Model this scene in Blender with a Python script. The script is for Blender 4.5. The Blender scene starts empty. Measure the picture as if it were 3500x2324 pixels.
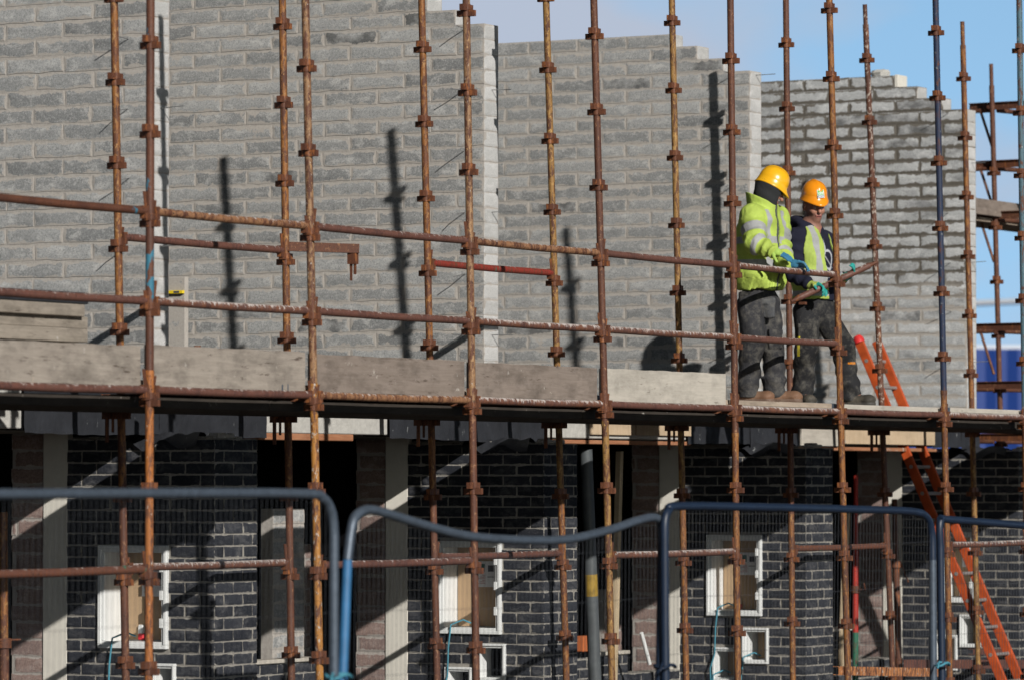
import bpy, math, random
import numpy as np
from mathutils import Vector, Matrix
random.seed(7)
R = math.radians
E = 2.1                                   # eye height above the ground
FPX, PITCH, AZ = 15666.0, R(1.766), R(29.1)
scene = bpy.context.scene
COL = scene.collection

# ------------------------------------------------------------------ camera
FH = Vector((math.cos(AZ), math.sin(AZ), 0)); RT = Vector((math.sin(AZ), -math.cos(AZ), 0))
FW = Vector((FH.x*math.cos(PITCH), FH.y*math.cos(PITCH), math.sin(PITCH)))
cam_d = bpy.data.cameras.new('camera'); cam = bpy.data.objects.new('camera', cam_d); COL.objects.link(cam)
cam.location = (0, 0, E); cam.rotation_euler = FW.to_track_quat('-Z', 'Y').to_euler()
cam_d.sensor_width = 36; cam_d.lens = FPX/3500*36; cam_d.clip_end = 3000; cam_d.clip_start = .5
cam_d.dof.use_dof = True; cam_d.dof.focus_distance = 31.5; cam_d.dof.aperture_fstop = 3.1
scene.camera = cam

# ------------------------------------------------------------------ light
SUN = Vector((.714, 1.0, -.535)).normalized()
sun_el = math.asin(-SUN.z); sun_rot = math.atan2(-SUN.x, -SUN.y)
sd = bpy.data.lights.new('sun', 'SUN'); sd.energy = 5.0; sd.angle = R(.55); sd.color = (1, .965, .91)
so = bpy.data.objects.new('sun', sd); COL.objects.link(so); so.rotation_euler = SUN.to_track_quat('-Z', 'Y').to_euler()
so.location = (0, -20, 20)
w = bpy.data.worlds.new('World'); scene.world = w; w.use_nodes = True
nt = w.node_tree; nt.nodes.clear(); L = nt.links
def wn(t, **k):
    n = nt.nodes.new(t)
    for a, b in k.items(): setattr(n, a, b)
    return n
out = wn('ShaderNodeOutputWorld'); bg = wn('ShaderNodeBackground'); L.new(bg.outputs[0], out.inputs[0])
sky = wn('ShaderNodeTexSky', sky_type='NISHITA'); sky.sun_disc = False; sky.sun_elevation = sun_el; sky.sun_rotation = sun_rot
tc = wn('ShaderNodeTexCoord'); va = wn('ShaderNodeVectorMath', operation='ADD'); va.inputs[1].default_value = (0, 0, .30)
vn = wn('ShaderNodeVectorMath', operation='NORMALIZE')
L.new(tc.outputs['Generated'], va.inputs[0]); L.new(va.outputs[0], vn.inputs[0]); L.new(vn.outputs[0], sky.inputs[0])
mp = wn('ShaderNodeMapping'); mp.inputs['Scale'].default_value = (8, 8, 17); mp.inputs['Location'].default_value = (.1, 1.7, -.1)
L.new(tc.outputs['Generated'], mp.inputs[0])
cn = wn('ShaderNodeTexNoise'); cn.inputs['Scale'].default_value = 1.15; cn.inputs['Detail'].default_value = 6; cn.inputs['Roughness'].default_value = .5
cn.inputs['Distortion'].default_value = .3
L.new(mp.outputs[0], cn.inputs[0])
cr = wn('ShaderNodeValToRGB'); cr.color_ramp.elements[0].position = .405; cr.color_ramp.elements[0].color = (0, 0, 0, 1)
cr.color_ramp.elements[1].position = .58; cr.color_ramp.elements[1].color = (1, 1, 1, 1); L.new(cn.outputs[0], cr.inputs[0])
tint = wn('ShaderNodeMix', data_type='RGBA', blend_type='MULTIPLY'); tint.inputs[0].default_value = 1
L.new(sky.outputs[0], tint.inputs[6]); tint.inputs[7].default_value = (3.6, 4.1, 3.95, 1)
mx = wn('ShaderNodeMix', data_type='RGBA'); L.new(cr.outputs[0], mx.inputs[0]); L.new(tint.outputs[2], mx.inputs[6])
mx.inputs[7].default_value = (9.6, 11.0, 13.6, 1)
sz = wn('ShaderNodeSeparateXYZ'); L.new(tc.outputs['Generated'], sz.inputs[0])      # the sky deepens with height
dk = wn('ShaderNodeMapRange'); dk.inputs[1].default_value = .115; dk.inputs[2].default_value = .19; dk.inputs[3].default_value = 1; dk.inputs[4].default_value = .06
L.new(sz.outputs[2], dk.inputs[0]); vm = wn('ShaderNodeVectorMath', operation='SCALE'); L.new(mx.outputs[2], vm.inputs[0]); L.new(dk.outputs[0], vm.inputs[3])
L.new(vm.outputs[0], bg.inputs[0]); bg.inputs[1].default_value = .05
scene.view_settings.view_transform = 'Standard'; scene.view_settings.look = 'None'
scene.view_settings.exposure = -0.06; scene.view_settings.gamma = 1
scene.cycles.max_bounces = 6; scene.cycles.diffuse_bounces = 3

# ------------------------------------------------------------------ geometry of the site
# X runs along the terrace (away from the camera, to the right), Y into the houses, Z up
def ray(x, y):
    px, py = x*1.48242-1750, 1162-y*1.48242
    up = Vector((-math.sin(PITCH)*FH.x, -math.sin(PITCH)*FH.y, math.cos(PITCH)))
    return (FW*FPX + RT*px + up*py)
def onN(N, x, y):                          # point of the plane Y = N
    d = ray(x, y); k = N/d.y; return Vector((d.x*k, N, E+d.z*k))
def onT(T, x, y):                          # point of the plane X = T
    d = ray(x, y); k = T/d.x; return Vector((T, d.y*k, E+d.z*k))
NF, NB, NW = 14.24, 15.46, 16.12           # front standards, back standards, ends of the cross walls
TW = [24.25, 28.55, 32.87, 37.2]           # camera side faces of the four cross walls
NP, NR = 15.62, 16.74                      # front of the brick piers, recessed front wall

# ------------------------------------------------------------------ objects
def tag(o, label=None, cat=None, group=None, kind=None):
    if label: o['label'] = label
    if cat: o['category'] = cat
    if group: o['group'] = group
    if kind: o['kind'] = kind
    return o
def empty(name, loc, label, cat, group=None, rz=0):
    o = bpy.data.objects.new(name, None); COL.objects.link(o); o.location = loc; o.rotation_euler = (0, 0, rz)
    o.empty_display_size = .1
    return tag(o, label, cat, group)
class MB:
    def __init__(s): s.v = []; s.f = []; s.m = []; s.sm = []; s.e = []
    def add(s, vs, fs, m=0, smooth=False, e=None):
        b = len(s.v); s.v += [tuple(x) for x in vs]; s.e += (e if e else [1.0]*len(vs))
        for f in fs: s.f.append([b+i for i in f]); s.m.append(m); s.sm.append(smooth)
    def box(s, x0, x1, y0, y1, z0, z1, m=0, j=0):
        vs = [(x, y, z) for x in (x0, x1) for y in (y0, y1) for z in (z0, z1)]
        if j: vs = [tuple(c+random.uniform(-j, j) for c in v) for v in vs]
        s.add(vs, [(0,1,3,2), (4,6,7,5), (0,4,5,1), (2,3,7,6), (0,2,6,4), (1,5,7,3)], m)
    def bbox(s, x0, x1, y0, y1, z0, z1, b=.004, m=0):        # box with bevelled edges
        X = (x0, x1); Y = (y0, y1); Z = (z0, z1); vs = []; idx = {}
        for i in (0, 1):
            for j in (0, 1):
                for k in (0, 1):
                    si, sj, sk = (b, -b)[i], (b, -b)[j], (b, -b)[k]
                    for a, p in (('x', (X[i], Y[j]+sj, Z[k]+sk)), ('y', (X[i]+si, Y[j], Z[k]+sk)), ('z', (X[i]+si, Y[j]+sj, Z[k]))):
                        idx[i, j, k, a] = len(vs); vs.append(p)
        f = []
        g = lambda *a: idx[a]
        for i in (0, 1): f.append([g(i,0,0,'x'), g(i,1,0,'x'), g(i,1,1,'x'), g(i,0,1,'x')])
        for j in (0, 1): f.append([g(0,j,0,'y'), g(1,j,0,'y'), g(1,j,1,'y'), g(0,j,1,'y')])
        for k in (0, 1): f.append([g(0,0,k,'z'), g(1,0,k,'z'), g(1,1,k,'z'), g(0,1,k,'z')])
        for i in (0, 1):
            for j in (0, 1): f.append([g(i,j,0,'x'), g(i,j,1,'x'), g(i,j,1,'y'), g(i,j,0,'y')])
            for k in (0, 1): f.append([g(i,0,k,'x'), g(i,1,k,'x'), g(i,1,k,'z'), g(i,0,k,'z')])
        for j in (0, 1):
            for k in (0, 1): f.append([g(0,j,k,'y'), g(1,j,k,'y'), g(1,j,k,'z'), g(0,j,k,'z')])
        for i in (0, 1):
            for j in (0, 1):
                for k in (0, 1): f.append([g(i,j,k,'x'), g(i,j,k,'y'), g(i,j,k,'z')])
        s.add(vs, f, m)
    def tube(s, pts, r, n=14, m=0, cap=True, hollow=False):
        pts = [Vector(p) for p in pts]; rs = r if isinstance(r, (list, tuple)) else [r]*len(pts)
        vs = []; fs = []; prev = None
        for i, p in enumerate(pts):
            d = (pts[min(i+1, len(pts)-1)]-pts[max(i-1, 0)]).normalized()
            if prev is None: a = d.cross(Vector((0, 0, 1))) if abs(d.z) < .9 else d.cross(Vector((1, 0, 0)))
            else: a = prev - d*prev.dot(d)
            a.normalize(); b = d.cross(a); prev = a
            for k in range(n):
                t = 2*math.pi*k/n; vs.append(p + (a*math.cos(t)+b*math.sin(t))*rs[i])
        for i in range(len(pts)-1):
            for k in range(n): fs.append((i*n+k, i*n+(k+1) % n, (i+1)*n+(k+1) % n, (i+1)*n+k))
        s.add(vs, fs, m, True)
        if cap and not hollow:
            s.add(vs[:n], [list(range(n))[::-1]], m); s.add(vs[-n:], [list(range(n))], m)
        if hollow:                                            # open pipe ends: a wall 4 mm thick and a dark bore
            for q, dirn in ((0, 1), (len(pts)-1, -1)):
                o = vs[q*n:(q+1)*n]; c = pts[q]
                d = (pts[1]-pts[0]).normalized() if q == 0 else (pts[-2]-pts[-1]).normalized()
                inn = [c+(Vector(v)-c)*.84 for v in o]; dp = [v+d*.06 for v in inn]
                s.add(list(o)+inn+dp, [(k, (k+1) % n, n+(k+1) % n, n+k) for k in range(n)]
                      + [(n+k, n+(k+1) % n, 2*n+(k+1) % n, 2*n+k) for k in range(n)] + [[2*n+k for k in range(n)]], m)
    def build(s, name, mats, parent=None, loc=None, edge=False, fixn=True):
        me = bpy.data.meshes.new(name); me.from_pydata([tuple(v) for v in s.v], [], s.f)
        mats = mats if isinstance(mats, (list, tuple)) else [mats]
        for x in mats: me.materials.append(x)
        me.polygons.foreach_set('material_index', s.m); me.polygons.foreach_set('use_smooth', s.sm)
        if edge:
            a = me.attributes.new('edge', 'FLOAT', 'POINT'); a.data.foreach_set('value', s.e)
        if fixn:
            import bmesh
            bm = bmesh.new(); bm.from_mesh(me); bmesh.ops.recalc_face_normals(bm, faces=bm.faces); bm.to_mesh(me); bm.free()
        me.update(); o = bpy.data.objects.new(name, me); COL.objects.link(o)
        if parent:
            o.parent = parent
        if loc is not None: o.location = loc
        return o
def rel(mb, org):
    org = Vector(org); mb.v = [tuple(Vector(v)-org) for v in mb.v]; return mb
def thing_mesh(name, mb, mats, org, label, cat, group=None, **k):
    o = rel(mb, org).build(name, mats, None, Vector(org), **k); return tag(o, label, cat, group)

# ------------------------------------------------------------------ materials
class Mat:
    def __init__(s, name, rough=.8, metal=0, spec=.3):
        s.m = bpy.data.materials.new(name); s.m.use_nodes = True; s.t = s.m.node_tree
        s.b = s.t.nodes['Principled BSDF']; s.b.inputs['Roughness'].default_value = rough
        s.b.inputs['Metallic'].default_value = metal; s.b.inputs['Specular IOR Level'].default_value = spec
    def n(s, t, **k):
        x = s.t.nodes.new(t)
        for a, b in k.items(): setattr(x, a, b)
        return x
    def l(s, a, b): s.t.links.new(a, b)
    def pos(s, scale=(1, 1, 1), off=(0, 0, 0)):
        g = s.n('ShaderNodeNewGeometry'); m = s.n('ShaderNodeMapping'); m.inputs['Scale'].default_value = scale
        m.inputs['Location'].default_value = off; s.l(g.outputs['Position'], m.inputs[0]); return m.outputs[0]
    def noise(s, v, scale, det=4, rough=.55, dist=0):
        x = s.n('ShaderNodeTexNoise'); x.inputs['Scale'].default_value = scale; x.inputs['Detail'].default_value = det
        x.inputs['Roughness'].default_value = rough; x.inputs['Distortion'].default_value = dist; s.l(v, x.inputs[0]); return x.outputs[0]
    def ramp(s, v, a, b, ca=0, cb=1):
        x = s.n('ShaderNodeMapRange'); x.inputs[1].default_value = a; x.inputs[2].default_value = b
        x.inputs[3].default_value = ca; x.inputs[4].default_value = cb; s.l(v, x.inputs[0]); return x.outputs[0]
    def mix(s, f, a, b, mode='MIX'):
        x = s.n('ShaderNodeMix', data_type='RGBA', blend_type=mode)
        if isinstance(f, (int, float)): x.inputs[0].default_value = f
        else: s.l(f, x.inputs[0])
        for q, i in ((a, 6), (b, 7)):
            if isinstance(q, tuple): x.inputs[i].default_value = q+(1,)
            else: s.l(q, x.inputs[i])
        return x.outputs[2]
    def math(s, op, a, b=None, c=None):
        x = s.n('ShaderNodeMath', operation=op)
        for i, q in enumerate((a, b, c)):
            if q is None: continue
            if isinstance(q, (int, float)): x.inputs[i].default_value = q
            else: s.l(q, x.inputs[i])
        return x.outputs[0]
    def color(s, c):
        if isinstance(c, tuple): s.b.inputs['Base Color'].default_value = c+(1,)
        else: s.l(c, s.b.inputs['Base Color'])
    def bump(s, h, dist=.003, st=1.0):
        x = s.n('ShaderNodeBump'); x.inputs['Distance'].default_value = dist; x.inputs['Strength'].default_value = st
        s.l(h, x.inputs['Height']); s.l(x.outputs[0], s.b.inputs['Normal'])
def rust(name, paint, amt, base=(.080, .032, .020), dark=(.022, .012, .010), light=(.135, .052, .027), splat=.0, top=0., gray=(.42, .38, .34), extra=None, fleck=0, fcol=(.36, .21, .085)):
    m = Mat(name, .62, 0, .35); p = m.pos(); ps = m.pos((1, 1, .28))
    n1 = m.noise(ps, 34, 6, .72, .4); n2 = m.noise(p, 75, 3, .65); n3 = m.noise(m.pos((1, 1, .5), (3, 1, 2)), 7, 3)
    c = m.mix(m.ramp(n2, .35, .65), base, light); c = m.mix(m.ramp(n3, .45, .62), c, base)
    c = m.mix(m.ramp(n1, .62-amt*.35, .70-amt*.35), c, paint) if amt > 0 else c
    c = m.mix(m.ramp(n2, .60, .66, 0, .85), c, dark)
    if extra:
        c = m.mix(m.ramp(m.noise(m.pos((1, 1, .6), (9, 4, 5)), 5.5, 4), .63, .65), c, extra)
    if fleck > 0:
        q = m.noise(m.pos((1, 1, .5), (7, 1, 3)), 48, 4, .75, .6); c = m.mix(m.ramp(q, .60-fleck*.08, .64-fleck*.08), c, fcol)
    if splat > 0:
        q = m.noise(m.pos((1, 1, .6), (5, 5, 5)), 42, 4, .7); c = m.mix(m.ramp(q, .66-splat*.12, .69-splat*.12), c, gray)
    if top > 0:                                               # cement slopped along the upper side of a horizontal tube
        g = m.n('ShaderNodeNewGeometry'); sx = m.n('ShaderNodeSeparateXYZ'); m.l(g.outputs['True Normal'], sx.inputs[0])
        q = m.noise(m.pos((1.5, 1, .35), (2, 2, 2)), 34, 5, .75)
        k = m.math('ADD', q, m.math('MULTIPLY', sx.outputs[2], .17)); c = m.mix(m.ramp(k, .79-top*.10, .83-top*.10), c, (.48, .43, .40))
    m.color(c); m.bump(n1, .002, .6); m.l(m.ramp(n1, .3, .7, .75, .45), m.b.inputs['Roughness']); return m.m
M = {}
M['brown'] = rust('rust_brown', (.2, .09, .04), .0, extra=None, fleck=.25, fcol=(.24, .12, .06))
M['brown_blue'] = rust('rust_brown_blue_flecks', (.02, .22, .34), .0, extra=(.035, .15, .22))
M['orange'] = rust('rust_orange', (.235, .095, .024), .42, light=(.15, .055, .022), fleck=.3, fcol=(.30, .16, .06))
M['yellow'] = rust('rust_yellow', (.25, .135, .040), .48, light=(.14, .06, .025), fleck=.4, fcol=(.36, .21, .07))
M['tan'] = rust('rust_tan', (.24, .135, .068), .42, splat=.12, fleck=.5, fcol=(.32, .19, .09))
M['lowerorange'] = rust('rust_lower_orange', (.34, .12, .03), .5, splat=.12, light=(.22, .075, .025))
M['lowergrey'] = rust('rust_orange_grey_cement', (.36, .16, .035), .5, splat=.6)
M['blue'] = rust('worn_blue_paint', (.018, .028, .060), .7, splat=.05, gray=(.25, .27, .25))
M['bluepale'] = rust('worn_pale_blue_paint', (.07, .13, .16), .6, splat=.1)
M['white'] = rust('rust_white_cement', (.3, .13, .05), .1, splat=.85, gray=(.38, .32, .27))
M['ledger'] = rust('rail_rust', (.13, .055, .04), .4, base=(.085, .038, .030), light=(.15, .066, .045), top=1.0)
M['ledgerw'] = rust('rail_rust_cement', (.17, .07, .04), .4, base=(.09, .042, .034), light=(.16, .075, .052), top=2.0)
M['ledgero'] = rust('rail_orange_cement', (.26, .13, .065), .5, top=1.2)
M['ledgerg'] = rust('rail_rust_green', (.03, .16, .10), .0, base=(.13, .05, .03), top=.7, extra=(.03, .17, .11))
M['ledgerr'] = rust('rail_red', (.22, .03, .02), .6, top=.5, extra=(.03, .16, .11))
M['clip'] = rust('rust_clip', (.25, .09, .03), .25, base=(.085, .032, .018), light=(.15, .055, .025))
M['prop_red'] = rust('prop_red', (.36, .025, .015), .75, base=(.2, .03, .015))
M['prop_green'] = rust('prop_green', (.02, .12, .07), .7)
M['channel'] = rust('channel_orange', (.42, .17, .06), .5, splat=.4)

def blockmat(name, c1, c2, pale, mortar, thr=.35, zwet=None, wet=(.12, .105, .085), stain=.5, grain=1.0, damp=0):
    m = Mat(name, .93, 0, .12); p = m.pos(); g = m.n('ShaderNodeNewGeometry')
    isl = g.outputs['Random Per Island']
    c = m.mix(isl, c1, c2)
    nb = m.noise(m.pos((1, 1, 1.8)), 7, 6, .75, .3); c = m.mix(m.ramp(nb, .50, .66, 0, .75), c, pale)
    ngv = m.noise(m.pos((1, 1, 1), (8, 8, 8)), 75, 2, .6); c = m.mix(m.ramp(ngv, .30, .46, grain*.45, 0), c, (c1[0]*.5, c1[1]*.5, c1[2]*.5)); c = m.mix(m.ramp(ngv, .56, .68, 0, grain*.40), c, pale)
    ng = m.noise(p, 230, 3, .75); c = m.mix(m.ramp(ng, .36, .46, grain*.6, 0), c, (c1[0]*.35, c1[1]*.35, c1[2]*.35))
    ng2 = m.noise(m.pos((1, 1, 1), (4, 4, 4)), 120, 3, .8); c = m.mix(m.ramp(ng2, .58, .68, 0, grain*.5), c, pale)
    st = m.noise(m.pos((1, .8, 1.6), (7, 3, 1)), 2.1, 5, .7); c = m.mix(m.ramp(st, .54, .74, 0, stain), c, (c1[0]*.38, c1[1]*.38, c1[2]*.38))
    if damp:
        dk = m.math('MULTIPLY', m.ramp(isl, 1-damp, 1-damp+.01), m.ramp(m.noise(m.pos((1, 1, 1.5), (2, 9, 4)), 6, 4), .35, .6)); c = m.mix(m.math('MULTIPLY', dk, .75), c, (.055, .055, .055))
    a = m.n('ShaderNodeAttribute', attribute_name='edge'); sm = m.noise(m.pos((1, 1, 1), (1, 6, 2)), 9, 6, .75)
    k = m.math('SUBTRACT', a.outputs['Fac'], m.math('MULTIPLY', m.math('SUBTRACT', sm, .5), 3.3))
    k = m.math('SUBTRACT', k, m.math('MULTIPLY', m.ramp(m.noise(m.pos((1, 1, 1), (3, 3, 7)), 2.2, 5, .8), .56, .70), .9*grain))
    msk = m.ramp(k, thr-.08, thr+.08, 1, 0)
    mo = mortar
    if zwet is not None:
        sx = m.n('ShaderNodeSeparateXYZ'); m.l(g.outputs['Position'], sx.inputs[0])
        zz = m.math('ADD', sx.outputs[2], m.math('MULTIPLY', m.noise(p, 2.5, 3), .5))
        mo = m.mix(m.ramp(zz, zwet+.15, zwet+.4), mortar, wet)
    mn = m.noise(p, 60, 4, .7); mo = m.mix(m.ramp(mn, .3, .7, 0, .35), mo, (.2, .18, .16))
    c = m.mix(msk, c, mo); m.color(c)
    h = m.math('ADD', m.math('MULTIPLY', ng, .6), m.math('MULTIPLY', ng2, .6)); m.bump(h, .0035, .9); return m.m
def mortarmat(name, col, zwet=None, wet=(.12, .105, .085)):
    m = Mat(name, .95, 0, .1); p = m.pos(); c = m.mix(m.ramp(m.noise(p, 30, 5, .7), .3, .7), col, tuple(x*.72 for x in col))
    if zwet is not None:
        g = m.n('ShaderNodeNewGeometry'); sx = m.n('ShaderNodeSeparateXYZ'); m.l(g.outputs['Position'], sx.inputs[0])
        zz = m.math('ADD', sx.outputs[2], m.math('MULTIPLY', m.noise(p, 2.5, 3), .5))
        c = m.mix(m.ramp(zz, zwet+.15, zwet+.4), c, m.mix(m.ramp(m.noise(p, 30, 5, .7), .3, .7), wet, tuple(x*.75 for x in wet)))
    m.color(c); m.bump(m.noise(p, 70, 4, .7), .004, .8); return m.m
GR1, GR2, GPALE = (.205, .209, .208), (.355, .358, .352), (.52, .51, .49)
MORT = (.42, .39, .355)
M['blk'] = blockmat('grey_block', GR1, GR2, GPALE, MORT, .30, damp=.03)
M['blk_mort'] = mortarmat('pale_mortar', MORT)
M['blkw'] = blockmat('grey_block_fresh', (.34, .348, .35), (.48, .485, .485), (.66, .66, .65), MORT, .36, E+1.70, wet=(.125, .113, .096), stain=1.0, damp=.14)
M['blkw_mort'] = mortarmat('fresh_mortar', MORT, E+1.70, wet=(.125, .113, .096))
M['blkend_sunlit'] = blockmat('block_end_sunlit_tone', (.40, .40, .39), (.50, .495, .485), (.58, .57, .56), (.46, .43, .40), .2, stain=.35, grain=.5)  # wall end faces made paler: stronger sunlight put into the colour
M['redblk'] = blockmat('reddish_block', (.21, .15, .135), (.27, .19, .165), (.40, .33, .30), (.40, .36, .33), .15)
M['redblk_mort'] = mortarmat('grey_mortar', (.38, .35, .32))
M['brk'] = blockmat('dark_brick', (.017, .019, .025), (.033, .036, .045), (.10, .10, .105), (.30, .285, .255), .02, stain=.4, grain=.5)
M['brk_mort'] = mortarmat('brick_mortar', (.31, .29, .26))
def wood(name, c1, c2, axis=0, dirt=.6, spots=(.45, .42, .38)):
    m = Mat(name, .85, 0, .2); s = [14, 14, 14]; s[axis] = 1.1
    p = m.pos(tuple(s)); n1 = m.noise(p, 2.6, 6, .7, .8); c = m.mix(m.ramp(n1, .3, .7), c1, c2)
    n2 = m.noise(m.pos((1, 1, 2.2)), 3.2, 5, .7); c = m.mix(m.ramp(n2, .46, .70, 0, dirt), c, tuple(x*.42 for x in c1))
    n4 = m.noise(m.pos((.6, 1, 3.5), (5, 2, 8)), 9, 6, .75); c = m.mix(m.ramp(n4, .60, .68, 0, min(1, dirt*1.3)), c, (.07, .05, .04))
    n3 = m.noise(m.pos((1, 1, .8), (3, 3, 3)), 13, 4, .7); c = m.mix(m.ramp(n3, .66, .70, 0, .7), c, spots)
    m.color(c); m.bump(n1, .002, .7); return m.m
M['toe'] = wood('toe_board_beige', (.24, .205, .175), (.34, .30, .255), 0, .7)
M['toe2'] = wood('toe_board_brown', (.18, .145, .12), (.26, .215, .185), 0, .7)
M['toe3'] = wood('toe_board_pale', (.40, .365, .315), (.50, .46, .40), 0, .45)
M['board'] = wood('deck_board', (.34, .27, .21), (.42, .35, .28), 0, .6)
M['tim'] = wood('timber_grey', (.22, .19, .155), (.31, .27, .225), 0, .7)
M['timshade'] = wood('timber_shade_tone', (.035, .03, .025), (.055, .045, .038), 0, .6)  # shade of the deck underside put into the timber colour
M['ply'] = wood('ply', (.46, .34, .22), (.55, .43, .30), 2, .3)
M['redwood'] = wood('wood_reddish', (.30, .12, .06), (.40, .20, .11), 0, .5)
M['stud'] = wood('stud', (.42, .32, .20), (.50, .40, .27), 2, .2)
def plain(name, col, rough=.6, spec=.3, var=.25, sc=8, metal=0, bump=0, speck=None):
    m = Mat(name, rough, metal, spec); n = m.noise(m.pos(), sc, 5, .65); c = m.mix(m.ramp(n, .3, .7), col, tuple(x*(1-var) for x in col))
    if speck: c = m.mix(m.ramp(m.noise(m.pos((1, 1, .4)), 22, 5, .75), .66, .70, 0, .8), c, speck)
    m.color(c)
    if bump: m.bump(m.noise(m.pos(), sc*4, 4), bump, 1)
    return m.m
M['membrane'] = plain('black_membrane', (.030, .032, .038), .55, .35, .4, 6, bump=.006, speck=(.25, .26, .26))
M['black'] = plain('shade_and_core_black', (.005, .005, .006), .95, .05, .3, 3)  # near-black: darkness of the rooms put into colour; also used on cores
M['upvc'] = plain('white_plastic', (.72, .73, .72), .4, .5, .12, 5)
M['conc'] = plain('concrete_lintel', (.50, .485, .45), .9, .15, .25, 18, bump=.004, speck=(.3, .28, .25))
M['insul'] = plain('insulation_edge', (.66, .63, .56), .8, .2, .1, 12)
M['mdf'] = plain('brown_board', (.42, .29, .175), .75, .2, .12, 6)
M['paper'] = plain('paper', (.72, .72, .72), .8, .1, .05, 20)
M['ink'] = plain('ink', (.08, .08, .09), .8, .1, .2, 20)
M['inkred'] = plain('ink_red', (.45, .12, .10), .8, .1, .2, 20)
M['inkpic'] = plain('ink_picture', (.10, .22, .20), .8, .1, .5, 60)
M['galv'] = plain('galvanised_steel', (.09, .115, .15), .45, .5, .35, 25, .35)
M['fblue'] = plain('blue_painted_steel', (.035, .15, .32), .45, .45, .3, 12)
M['fnavy'] = plain('navy_painted_steel', (.010, .021, .046), .45, .45, .3, 12)
M['wire'] = plain('fence_wire', (.05, .055, .065), .6, .3, .2, 12)
M['rope'] = plain('blue_rope', (.07, .25, .33), .7, .2, .2, 90)
M['lad'] = plain('orange_fibreglass', (.52, .085, .018), .55, .4, .45, 9, speck=(.2, .11, .07))
M['ladred'] = plain('red_plastic', (.60, .03, .03), .45, .4, .2, 12)
M['alu'] = plain('aluminium', (.42, .40, .38), .5, .5, .2, 20, .6)
M['steel'] = plain('tie_steel', (.34, .34, .34), .4, .5, .2, 20, .7)
M['yelpl'] = plain('yellow_plastic', (.75, .55, .02), .5, .4, .1, 20)
M['redpl'] = plain('red_cap', (.55, .02, .03), .5, .4, .1, 20)
M['pipe'] = plain('grey_pipe', (.09, .10, .105), .5, .4, .35, 9, speck=(.3, .3, .28))
M['pipey'] = plain('yellow_band', (.36, .23, .04), .6, .3, .5, 14, speck=(.2, .15, .06))
M['orbrick'] = plain('orange_brick', (.42, .12, .04), .8, .2, .2, 30)
M['bclad'] = plain('blue_cladding', (.006, .035, .19), .5, .3, .15, .5)
M['wclad'] = plain('pale_cladding', (.55, .58, .62), .6, .3, .1, 1)
M['ground'] = plain('site_mud', (.075, .062, .05), .95, .1, .5, 1.5, bump=.03)
# ================================================================== ground
g = MB(); g.add([(-400, -400, 0), (1200, -400, 0), (1200, 1200, 0), (-400, 1200, 0)], [(0, 1, 2, 3)])
tag(g.build('ground', M['ground']), kind='structure')

# ================================================================== masonry
def panel(mb, o, u, v, n, w_, h_, th, jit=.003, ring=.022, m=0):
    """one block face: wobbly outline, inner ring for the mortar smear, sides th deep. o corner, u/v in-plane axes, n outward"""
    o, u, v, n = Vector(o), Vector(u), Vector(v), Vector(n)
    ns = max(3, int(w_/.075)); nv = 2
    per = [(i/ns, 0) for i in range(ns)] + [(1, j/nv) for j in range(nv)] + [(1-i/ns, 1) for i in range(ns)] + [(0, 1-j/nv) for j in range(nv)]
    outer = []; inner = []
    tilt = random.uniform(-.0015, .0015)
    for a, b in per:
        x = a*w_+random.uniform(-jit, jit); y = b*h_+random.uniform(-jit, jit)
        xi = min(max(a*w_, ring), w_-ring); yi = min(max(b*h_, ring), h_-ring)
        k = n*(tilt*(b-.5)*2)
        outer.append(o+u*x+v*y+k-n*.0022); inner.append(o+u*xi+v*yi+k+n*.0008)
    N_ = len(per); back = [p-n*th for p in outer]
    rid = [o+u*(ring+.01)+v*(h_/2)+n*.001, o+u*(w_-ring-.01)+v*(h_/2)+n*.001]
    cen = o+u*(w_/2)+v*(h_/2)+n*.001
    vs = outer+inner+back+[cen]; fs = []
    for i in range(N_):
        j = (i+1) % N_
        fs += [(i, j, N_+j, N_+i), (j, i, 2*N_+i, 2*N_+j), (N_+i, N_+j, 3*N_)]
    mb.add(vs, fs, m, False, [0.0]*N_+[1.0]*N_+[0.0]*N_+[1.0])
def bonded(mb, o, u, v, n, W_, rows, bl, ch, jt, th=.03, off=None, jit=.003, ring=.022, half=None, m=0, lim=None, skip=None):
    """fill a face W_ wide with running bond; lim(row) gives (start, end) of the course"""
    o, u, v, n = Vector(o), Vector(u), Vector(v), Vector(n)
    for r in range(rows):
        a0, a1 = lim(r) if lim else (0, W_)
        s = -(half if half is not None else bl/2)*(r % 2) + random.uniform(-.012, .012)*(bl > .3)
        x = s
        while x < a1-.002:
            x0, x1 = max(x, a0), min(x+bl-jt, a1)
            parts = [(x0, x1)]
            for h0, h1, h2, h3 in (skip or ()):
                if r*ch+ch*.75 > h2 and r*ch+ch*.25 < h3: parts = [q for a, b in parts for q in ((a, min(b, h0-.004)), (max(a, h1+.004), b)) if q[1]-q[0] > .02]
            for xa, xb in parts:
                if xb-xa > .03: panel(mb, o+u*xa+v*(r*ch+jt/2), u, v, n, xb-xa, ch-jt, th, jit, min(ring, (ch-jt)*.32), m=m)
            x += bl
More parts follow.
